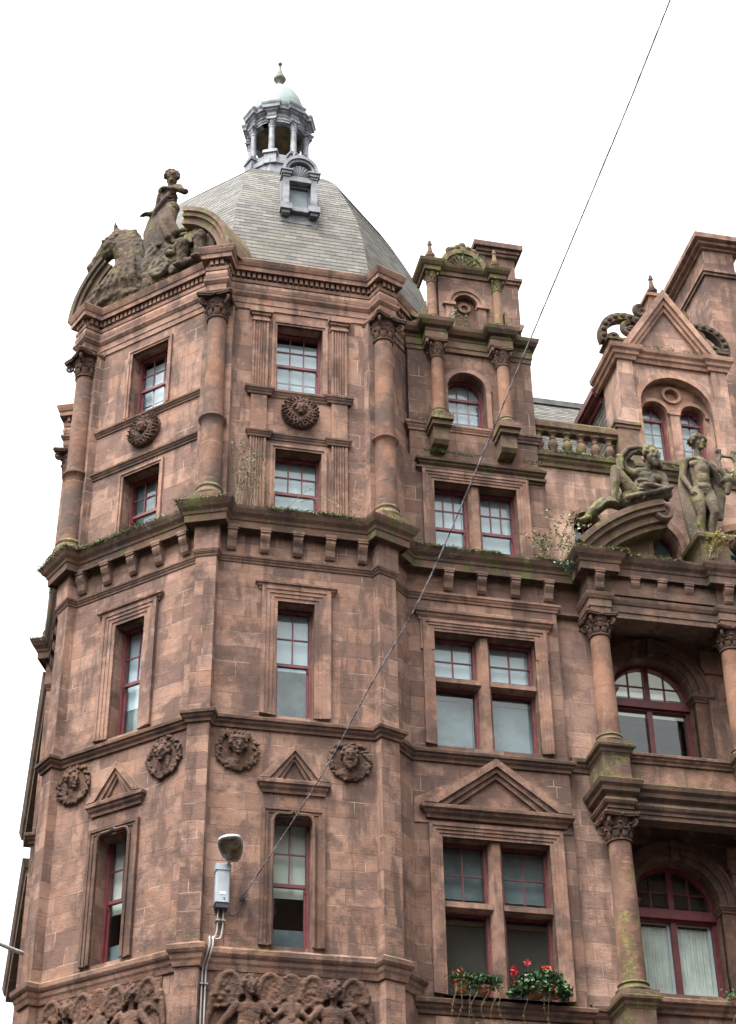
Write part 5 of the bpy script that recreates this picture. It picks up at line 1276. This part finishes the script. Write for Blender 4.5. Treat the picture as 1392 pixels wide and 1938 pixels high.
limb(b, [(.115, .0, 1.06), (.14, -.08, .80), (.15, -.13, .57)], [.145, .125, .088]); limb(b, [(.15, -.13, .57), (.11, .0, .34), (.10, .05, .09)], [.086, .083, .048])
for fx, a, fy in ((-.09, -.18, .0), (.12, .3, .0)):
    d = Vector((sin(a), -cos(a), 0)); p = Vector((fx, .04 + fy, .045)); limb(b, [p, p + d * .17, p + d * .22], [.055, .045, .035])
    for k in range(5): q = p + d * .21 + Vector((d.y, -d.x, 0)) * (k - 2) * .019 * -1; limb(b, [q, q + d * (.06 - .006 * abs(k - 1))], [.018, .014], seg=6)
youth = tag(sculpt(obj('youth_statue', b, M['statue'], None, (sx, sy, sz), 0), .0145, 2, .014, .08), 'green stained stone youth standing with a lyre on a pedestal', 'statue')
b = MB()
for k in range(7):
    t = k / 6; limb(b, [(-.30 + .02 * k, .06, 1.80), (-.40 + .03 * k, .10, 1.2), (-.38 + .03 * k, .06 + .03 * (k % 2), .6), (-.30 + .035 * k, .06, .02)], [.04, .05, .055, .06], seg=7)
tube(b, [(-.30, .06, 1.80), (-.12, -.13, 1.80), (.10, -.16, 1.70), (.30, -.08, 1.55), (.40, .05, 1.35)], [.05, .045, .045, .055, .07], 8)
for k in range(6): limb(b, [(.30 + .03 * k, .08, 1.6), (.34 + .025 * k, .08, 1.1), (.22 + .03 * k, .10, .6)], [.05, .06, .045], seg=7)
limb(b, [(.12, .16, 1.3), (.16, .2, .7), (.16, .2, .0)], [.1, .11, .13]); limb(b, [(-.05, .16, 1.3), (-.05, .2, .7), (-.06, .2, .0)], [.1, .1, .12])
sculpt(obj('cloak', b, M['statue'], youth, (sx, sy, sz), 0), .018, 2, .012, .08)
b = MB()
for s in (-1, 1): limb(b, [(.56 + s * .05, -.14, 1.42), (.56 + s * .17, -.14, 1.58), (.56 + s * .19, -.14, 1.80), (.56 + s * .13, -.14, 1.92), (.56 + s * .16, -.14, 2.02)], [.06, .055, .05, .045, .05]); b.box(.56 + s * .16 - .05, .56 + s * .16 + .05, -.19, -.09, 2.0, 2.06)
limb(b, [(.38, -.14, 1.92), (.74, -.14, 1.92)], [.028, .028]); ell(b, (.56, -.12, 1.40), (.15, .10, .12)); limb(b, [(.54, -.1, 1.32), (.5, -.08, 1.1)], [.08, .05])
sculpt(obj('lyre', b, M['statue'], youth, (sx, sy, sz), 0), .014, 1)
youth.scale = (1.03, 1.03, 1.055)

# ------------------------------------------------------------------ lamp, control box, conduits, overhead cable
lm = thing('wall_lamp', 'grey street lamp on a short arm beside the lowest front tower window', 'street lamp', TF(.52, .0, 13.2))
lx, ly, lz = 3.80, 26.55, 13.64
H = MB()
rows = [(-.22, .055, .045), (-.18, .10, .08), (-.08, .14, .105), (.04, .162, .118), (.14, .168, .112), (.21, .15, .085), (.245, .11, .05), (.258, .05, .02)]
vs = []; sg = 16
for t, w, h in rows:
    for j in range(sg): a = 2 * pi * j / sg; vs.append((w * cos(a), t, h * max(-.18, sin(a))))
H.add(vs, [(i * sg + j, i * sg + (j + 1) % sg, (i + 1) * sg + (j + 1) % sg, (i + 1) * sg + j) for i in range(len(rows) - 1) for j in range(sg)] + [tuple(range(sg))[::-1], tuple(range((len(rows) - 1) * sg, len(rows) * sg))])
tilt = 1.22 * Matrix.Rotation(radians(-20), 3, 'X') @ Matrix.Rotation(radians(164), 3, 'Z')
def place(mb, R, o): mb.v = [tuple(R @ Vector(v) + Vector(o)) for v in mb.v]
place(H, tilt, (lx, ly, lz)); hd = obj('lamp_head', H, M['aluminium'], lm, smooth=True)
G = MB(); vs = []
for t, w, h in [(-.15, .08, .02), (-.06, .12, .05), (.05, .14, .06), (.15, .14, .05), (.215, .10, .02)]:
    for j in range(9): a = pi + pi * j / 8; vs.append((w * cos(a), t, h * sin(a) - .018))
G.add(vs, [(i * 9 + j, i * 9 + j + 1, (i + 1) * 9 + j + 1, (i + 1) * 9 + j) for i in range(4) for j in range(8)]); place(G, tilt, (lx, ly, lz)); obj('lamp_lens', G, M['lens'], hd, smooth=True, fix=False)
G = MB(); tube(G, [(3.81, 26.90, 13.40), (3.805, 26.84, 13.47), (3.80, 26.74, 13.55), (3.80, 26.68, 13.58)], .026, 10); obj('arm', G, M['aluminium'], lm, smooth=True)
cb = thing('control_box', 'tall pale grey electrical box fixed under the wall lamp', 'electrical box', (3.720, 26.95, 12.86))
G = MB(); prism(G, [(3.605, 26.995), (3.605, 26.83), (3.625, 26.805), (3.815, 26.805), (3.835, 26.83), (3.835, 26.995)], 12.86, 13.40, axis='z'); obj('case', G, M['metalgrey'], cb)
G = MB(); G.box(3.595, 3.845, 26.795, 26.995, 13.401, 13.50); G.box(3.605, 3.835, 26.81, 26.99, 13.50, 13.515); obj('lid', G, M['metalgrey'], cb)
G = MB(); prism(G, [(3.620, 26.99), (3.620, 26.82), (3.820, 26.82), (3.820, 26.99)], 12.775, 12.859, axis='z'); obj('base', G, M['darkblue'], cb)
G = MB(); G.box(3.675, 3.775, 26.801, 26.8045, 12.99, 13.035); obj('maker_plate', G, M['white'], cb)
G = MB(); G.box(3.740, 3.755, 26.795, 26.805, 12.91, 12.935); obj('lock', G, M['darkblue'], cb)
def smoothpts(pts, n=6):
    P = [Vector(p) for p in pts]; out = []
    for i in range(len(P) - 1):
        a, b_, c, d = P[max(0, i - 1)], P[i], P[i + 1], P[min(len(P) - 1, i + 2)]
        for k in range(n):
            t = k / n; out.append(.5 * ((2 * b_) + (c - a) * t + (2 * a - 5 * b_ + 4 * c - d) * t * t + (3 * b_ - a - 3 * c + d) * t ** 3))
    return out + [P[-1]]
for i, (dx, lab) in enumerate(((0, 'left of the two grey conduits running down from the electrical box'), (.085, 'right of the two grey conduits running down from the electrical box'))):
    x0 = 3.675 + dx; j = i * .055
    pts = [(x0, 26.93, 12.80), (x0, 26.95, 12.5), (x0 - .02, 26.96, 12.36 - .02 * i), (x0 - .06, 26.955, 12.30 - .0 * i), (3.575 + j, 26.93, 12.29), (3.54 + j, 26.80, 12.26), (3.54 + j, 26.78, 12.12), (3.50 + j, 26.84, 11.95), (3.47 + j, 26.92, 11.80), (3.465 + j, 26.93, 11.4), (3.465 + j, 26.93, 9.6)]
    G = MB(); tube(G, smoothpts(pts), .0135, 8); cd = tag(obj('conduit', G, M['galv'], None, (0, 0, 0), smooth=True), lab, 'conduit', 'conduits below the electrical box')
    for zc in (12.6, 11.55):
        xc = x0 if zc > 12 else 3.465 + j; G = MB(); G.box(xc - .034, xc + .034, 26.90, 26.999, zc - .013, zc + .013); obj('pipe_clip', G, M['aluminium'], cd)
# overhead cable from a wall hook across the street
hk = thing('cable_hook', 'small dark wall hook holding the end of the overhead cable', 'hook', (4.07, 26.96, 13.02))
G = MB(); lathe(G, [(.045, 0), (.045, .03), (.02, .03), (.02, .09)], 12, lambda a, c, d: (4.07 + a, 27.0 - d, 13.02 + c)); obj('wall_plate', G, M['darkblue'], hk)
G = MB(); tube(G, [(4.07 + .035 * cos(a), 26.90, 13.02 + .035 * sin(a)) for a in [2 * pi * k / 12 for k in range(13)]], .009, 6); obj('eye_ring', G, M['darkblue'], hk)
cp = [(4.06, 26.90, 13.0), (4.74, 24.23, 13.8), (5.17, 22.48, 14.53), (5.64, 20.61, 15.33), (6.35, 17.77, 17.37), (6.64, 16.61, 18.2), (6.99, 15.2, 19.22), (7.29, 14.0, 20.16), (9.0, 7.3, 25.6)]
G = MB(); tube(G, smoothpts(cp), .0105, 8); tube(G, [p + Vector((.006 * sin(i * .9), 0, .008 + .006 * cos(i * .9))) for i, p in enumerate(smoothpts(cp)) if i > 28], .006, 6)
tag(obj('overhead_cable', G, M['cable'], None, smooth=True), 'long thin overhead cable rising from the tower wall across the sky', 'cable')
G = MB(); tube(G, smoothpts([(4.06, 26.90, 12.98), (4.04, 26.93, 12.85), (3.98, 26.95, 12.74), (3.90, 26.95, 12.70), (3.84, 26.95, 12.76)]), .010, 6)
tag(obj('feeder_wire', G, M['darkblue'], None, smooth=True), 'short drooping wire between the cable hook and the electrical box', 'wire')
# lamp arm projecting from the side street front, cut by the edge of the picture
t = thing('bracket_arm', 'grey lamp arm sticking out from the side street front', 'lamp bracket', (.62, 29.6, 12.8))
G = MB(); tube(G, [(1.0, 29.8, 12.86), (.62, 29.45, 12.84), (.3, 29.3, 12.90), (-.5, 29.0, 13.05)], .035, 10); obj('arm', G, M['galv'], t, smooth=True)
G = MB(); ell(G, (-.75, 28.9, 13.05), (.28, .14, .09)); obj('lamp_head', G, M['aluminium'], t, smooth=True)

# ------------------------------------------------------------------ plants
def leafquad(mb, p, d, n, l, w):
    d = Vector(d).normalized(); s = d.cross(Vector(n))
    if s.length < 1e-4: s = d.orthogonal()
    s.normalize(); p = Vector(p); m_ = p + d * l * .5
    mb.add([p, m_ + s * w * .5 + Vector(n) * w * .1, p + d * l, m_ - s * w * .5 + Vector(n) * w * .1], [(0, 1, 2, 3)])
def rv(r): return Vector((r.uniform(-1, 1), r.uniform(-1, 1), r.uniform(-1, 1)))
def planter(name, label, x0, x1, y, z, kind, seed, pots):
    r = random.Random(seed); t = thing(name, label, 'flower pot', ((x0 + x1) / 2, y, z), 'flower pots on the sills')
    for (a, c, h) in pots:
        G = MB(); w = (c - a) / 2; cx_ = (a + c) / 2
        if w > .2: prism(G, [(a, -.09), (c, -.09), (c + .02, .09), (a - .02, .09)], z, z + h, lambda u, d, zz: (u, y + d, zz), axis='z'); G.box(a - .03, c + .03, y - .11, y + .11, z + h + .001, z + h + .035)
        else: lathe(G, [(w * .72, z), (w * .95, z + h), (w * 1.08, z + h), (w * 1.08, z + h + .04), (w * .9, z + h + .04)], 16, None, cx_, y)
        obj('pot', G, M['terracotta'], t, smooth=False)
    return t, r
# left: strappy spider plant
t, r = planter('flower_pot', 'terracotta pot of strappy pale green trailing plants on the sill, left of the red geraniums', 7.62, 8.35, 27.42, 11.88, 's', 1, [(7.62, 7.90, .15), (8.02, 8.28, .07)])
G = MB()
for i in range(1100):
    x = r.uniform(7.60, 8.40); base = Vector((x, 27.42 + r.uniform(-.08, .08), 12.06)); d = Vector((r.uniform(-1, 1), r.uniform(-1.2, .5), r.uniform(.3, 1.4))).normalized(); l = r.uniform(.10, .26)
    p1 = base + d * l * .5; p2 = base + d * l + Vector((0, 0, -l * r.uniform(.2, .7))); s = d.cross(Vector((0, 0, 1))).normalized() * r.uniform(.005, .010)
    G.add([base - s, base + s, p1 + s, p1 - s, p2], [(0, 1, 2, 3), (3, 2, 4)])
obj('foliage', G, M['grassy'], t, fix=False)
G = MB()
for i in range(800): p = Vector((r.uniform(7.66, 8.4), 27.36 + r.uniform(-.12, .08), r.uniform(11.92, 12.16))); leafquad(G, p, rv(r) + Vector((0, -.6, 0)), rv(r), r.uniform(.03, .065), r.uniform(.02, .04))
obj('leaves', G, M['leaf'], t, fix=False)
G = MB()
for i in range(60): p = Vector((7.70, 27.38, 12.10)) + Vector((r.gauss(0, .07), r.gauss(0, .05), abs(r.gauss(0, .05)))); leafquad(G, p, rv(r) + Vector((0, -.3, 1)), rv(r), .06, .018)
obj('blossom', G, M['orange'], t, fix=False)
# right: geraniums
t, r = planter('flower_pot', 'terracotta trough of red and orange geraniums with round leaves on the sill', 8.60, 9.55, 27.42, 11.88, 'g', 2, [(8.85, 9.20, .09), (9.27, 9.45, .09)])
G = MB()
for i in range(2000):
    a = r.uniform(-1, 1); x = 9.08 + .50 * a; hgt = .34 * (1 - abs(a) ** 3) * (1.05 if a > .2 else .85); p = Vector((x, 27.38 + r.gauss(0, .09) - .03, 11.90 + hgt * 1.15 * r.random() ** .8))
    if r.random() < .08: p.z += .06
    leafquad(G, p, rv(r) + Vector((0, -.4, -.1)), rv(r) + Vector((0, -.5, .8)), r.uniform(.03, .105), r.uniform(.03, .09))
obj('foliage', G, M['leaf'], t, fix=False)
G = MB()
for i in range(30):
    x = r.uniform(8.65, 9.5); p = Vector((x, 27.30, 12.0 + r.uniform(0, .1))); d = Vector((r.uniform(-.6, .6), -.5, r.uniform(-1, .3))).normalized(); s = d.cross(Vector((0, 0, 1))).normalized() * .007; l = r.uniform(.15, .25)
    G.add([p - s, p + s, p + d * l], [(0, 1, 2)])
obj('blades', G, M['grassy'], t, fix=False)
for (x, z, m_, s) in ((8.865, 12.40, 'red', .058), (8.645, 12.27, 'red', .066), (8.66, 12.02, 'red', .062), (9.16, 12.33, 'red', .05), (9.22, 12.32, 'orange', .05), (9.28, 12.0, 'orange', .06), (8.82, 12.17, 'red', .034), (8.62, 12.20, 'red', .05), (9.24, 12.27, 'orange', .04)):
    G = MB()
    for i in range(46):
        d = rv(r).normalized(); leafquad(G, Vector((x, 27.27, z)) + d * s * .45, d + rv(r) * .4, rv(r), s * .75, s * .62)
    G2 = obj('blossom', G, M[m_], t, fix=False)
G = MB()
for (x, z) in ((8.865, 12.40), (8.645, 12.27), (9.18, 12.32)): tube(G, [(x + .05, 27.36, z - .3), (x + .01, 27.30, z - .1), (x, 27.28, z)], .006, 5)
obj('stalk', G, M['grassy'], t)
# third pot at the right edge of the picture
t, r = planter('flower_pot', 'dark green potted plant on the pavilion sill at the right edge', 12.2, 12.6, 27.1, 11.83, 'd', 3, [(12.30, 12.52, .12)])
G = MB()
for i in range(420): p = Vector((12.42 + r.gauss(0, .10), 27.08 + r.gauss(0, .07), 11.93 + abs(r.gauss(0, .07)))); leafquad(G, p, rv(r), rv(r), r.uniform(.04, .07), r.uniform(.03, .05))
obj('foliage', G, M['leaf'], t, fix=False)
# trailing stems below the sill
def trail(name, label, specs, seed, mat='leafpale', leaf=.03, dens=10):
    r = random.Random(seed); t = thing(name, label, 'plant', specs[0][0]); S = MB(); Lf = MB()
    for pts in specs:
        pp = smoothpts(pts, 6); tube(S, pp, [.006 * (1 - .6 * i / len(pp)) for i in range(len(pp))], 5)
        for k in range(dens * len(pts)):
            q = pp[r.randrange(len(pp) // 4, len(pp))]; leafquad(Lf, q + rv(r) * .02, rv(r) + Vector((0, -.3, 0)), rv(r), r.uniform(.6, 1.3) * leaf, leaf * r.uniform(.3, .6))
    obj('stem', S, M['stem'], t); obj('leaves', Lf, M[mat], t, fix=False); return t
trail('trailing_plant', 'thin pale stems trailing from the flower pots over the sill edge', [[(x, 27.34, 12.0), (x - .02, 27.30, 11.86), (x - .05 + random.uniform(-.1, .1), 27.33, 11.6), (x + random.uniform(-.15, .15), 27.40, 11.3)] for x in (7.66, 7.75, 7.9, 8.02, 8.2, 8.36, 8.42, 8.9, 9.15, 9.22)], 4, 'yellow', .028, 9)
trail('trailing_plant', 'yellowish stem hanging over the pavilion sill at the right edge', [[(12.35, 26.78, 11.9), (12.3, 26.70, 11.75), (12.15, 26.74, 11.5), (12.1, 26.8, 11.3)]], 5, 'yellow', .03, 10)
r = random.Random(11)
def spray(base, h, lean, n, sp):
    out = []
    for i in range(n):
        a = r.uniform(-1, 1); b0 = Vector(base) + Vector((r.uniform(-sp, sp), r.uniform(-.05, .05), 0))
        out.append([b0, b0 + Vector((a * .10 + lean * .3, -.03, h * .4)), b0 + Vector((a * .24 + lean * .7, -.06 + r.uniform(-.08, .02), h * r.uniform(.6, .9))), b0 + Vector((a * .38 + lean, -.10 + r.uniform(-.1, .02), h * r.uniform(.75, 1.1)))])
    return out
trail('wall_weed', 'straggly dry weed against the tower wall, left of the front window above the cornice', spray((3.98, 26.74, 20.5), 1.25, .0, 16, .32), 6, 'leafpale', .055, 5)
trail('wall_weed', 'bare creeping stems hanging over the tower cornice below the front window', [[(4.9, 26.85, 20.8), (5.2, 26.6, 20.75), (5.45, 26.4, 20.55), (5.6, 26.28, 20.35), (5.72, 26.24, 20.30)], [(4.6, 26.8, 20.5), (5.0, 26.75, 21.0), (5.3, 26.6, 20.8), (5.55, 26.4, 20.5)], [(5.95, 26.8, 21.4), (5.9, 26.75, 21.0), (6.0, 26.7, 20.7), (6.06, 26.7, 20.5)]], 7, 'leafpale', .05, 3)
trail('buddleia', 'grey green bush growing on the cornice beside the double window', spray((10.05, 27.4, 20.55), 1.0, .22, 9, .12) + spray((9.75, 27.35, 20.55), .42, -.25, 7, .14), 8, 'leafpale', .07, 7)
trail('wall_weed', 'ferny weed on the dormer ledge below the round niche', spray((8.4, 27.5, 26.14), .36, .0, 7, .28), 9, 'leafpale', .045, 5)
trail('wall_weed', 'bright green fern tuft in the shell pediment of the dormer', spray((8.55, 27.5, 27.96), .2, .0, 8, .06), 10, 'grassy', .045, 6)
trail('wall_weed', 'yellow withered weed beside the statue pedestal', spray((12.94, 26.76, 20.56), .55, .05, 16, .08), 12, 'yellow', .045, 11)
trail('wall_weed', 'small fresh green weed under the cornice beside the pavilion', spray((10.12, 27.1, 20.12), .13, .0, 10, .05), 13, 'grassy', .07, 6)
trail('dry_twigs', 'tangle of dry twigs lodged on the left tower cornice', [[TL(u, .12, 26.7), TL(u + r.uniform(.1, .35), .2, 26.78 + r.uniform(0, .1)), TL(u + r.uniform(-.2, .5), .16, 26.72 + r.uniform(0, .14))] for u in [r.uniform(.55, 1.25) for _ in range(26)]], 14, 'stem', .02, 1)

# ------------------------------------------------------------------ moss on the ledges
def moss_line(mb, pts, n, r, spread=.03, l=(.012, .034), hang=.9):
    for i in range(n):
        k = r.randrange(len(pts) - 1); a, c = Vector(pts[k]), Vector(pts[k + 1]); p = a.lerp(c, r.random())
        w = sin(p.x * 2.1 + p.y * 1.3) + sin(p.x * 5.7 + p.y * 3.1) * .7
        if w < r.uniform(-.9, 1.2): continue
        for q in range(9):
            o = p + Vector((r.gauss(0, spread), r.gauss(0, spread), r.gauss(-.012, .020))); leafquad(mb, o, Vector((r.uniform(-1, 1), r.uniform(-1, 1), r.uniform(-hang, .8))), rv(r), r.uniform(*l), r.uniform(*l) * .8)
def seglens(p): return [(Vector(p[i + 1]) - Vector(p[i])).length for i in range(len(p) - 1)]
def offset_path(path, off, z, side=-1, T=None):
    mb = MB(); sweep(mb, path, [(off, z), (off - .01, z), (off - .01, z - .01)], side, T); return [mb.v[i * 3] for i in range(len(path))]
def dens(pts, per_m, r, mb, **kw):
    for i in range(len(pts) - 1): moss_line(mb, pts[i:i + 2], int((Vector(pts[i + 1]) - Vector(pts[i])).length * per_m), r, **kw)
r = random.Random(21); G = MB()
op = offset_path(octpath(.20, .11, 1.2), .325, 20.475); dens(op[3:], 210, r, G)
op = offset_path([(7.1, 0), (10.2, 0)], .315, 20.46, 1, TM); dens(op, 280, r, G)
op = offset_path(pa, .315, 20.485, 1, TP); dens(op[:6], 210, r, G)
op = offset_path([(3.25 - .2, 0), (3.25, 0)], .1, 12.24, -1); 
dens([(7.45, 27.39, 22.82), (9.9, 27.39, 22.82)], 120, r, G, spread=.03); dens([TW(9.9, .15, 23.33), TW(14.2, .15, 23.33)], 200, r, G, spread=.03); dens([(7.2, 27.53, 23.6), (7.6, 27.53, 23.6)], 200, r, G); dens([(12.0, 27.6, 26.47), (14.2, 27.6, 26.47)], 60, r, G)
dens([TL(.5, .19, 26.63), TL(2.7, .19, 26.63)], 110, r, G, spread=.03)
dens([(12.9, 26.82, 21.175), (13.55, 26.82, 21.175)], 160, r, G, spread=.04); dens([(3.12, 26.72, 12.24), (3.38, 26.72, 12.24)], 260, r, G, spread=.03, l=(.01, .025))
for u in (7.77, 9.16): dens([(u - .2, 27.10, 23.51), (u + .2, 27.10, 23.51)], 150, r, G, spread=.04, l=(.01, .025))
tag(obj('moss', G, M['mosstuft'], None, fix=False), 'green moss fringing the cornice edges and ledges', 'moss', kind='stuff')

# ------------------------------------------------------------------ net curtains in the lower arched window
for s in (-1, 1):
    c_ = (PX[0] + PX[1]) / 2 + s * .385; G = MB(); vs = []; n = 60
    for i in range(n + 1):
        u = c_ - .30 + .60 * i / n; d = -.40 + .018 * sin(i * 1.15 + s) + .010 * sin(i * 2.9)
        for z in (12.137, 12.924, 13.692): vs.append(TP(u, d + .006 * sin(i * .7 + z), z))
    G.add(vs, [(i * 3 + k, i * 3 + k + 1, i * 3 + k + 4, i * 3 + k + 3) for i in range(n) for k in range(2)])
    tag(obj('net_curtain', G, M['curtain'], None, smooth=True, fix=False), ('left' if s < 0 else 'right') + ' white net curtain behind the lower arched window of the pavilion', 'curtain', 'net curtains')
    G = MB(); a, e = c_ - .335, c_ + .335
    prism(G, rect(a, e, 12.137, 13.793), -.375, -.36, TP, [rect(a + .055, e - .055, 12.167, 13.732)]); G.box(a, e, -.372, -.362, 12.480, 12.510, TP)
    obj('inner_frame', G, M['white'], B)
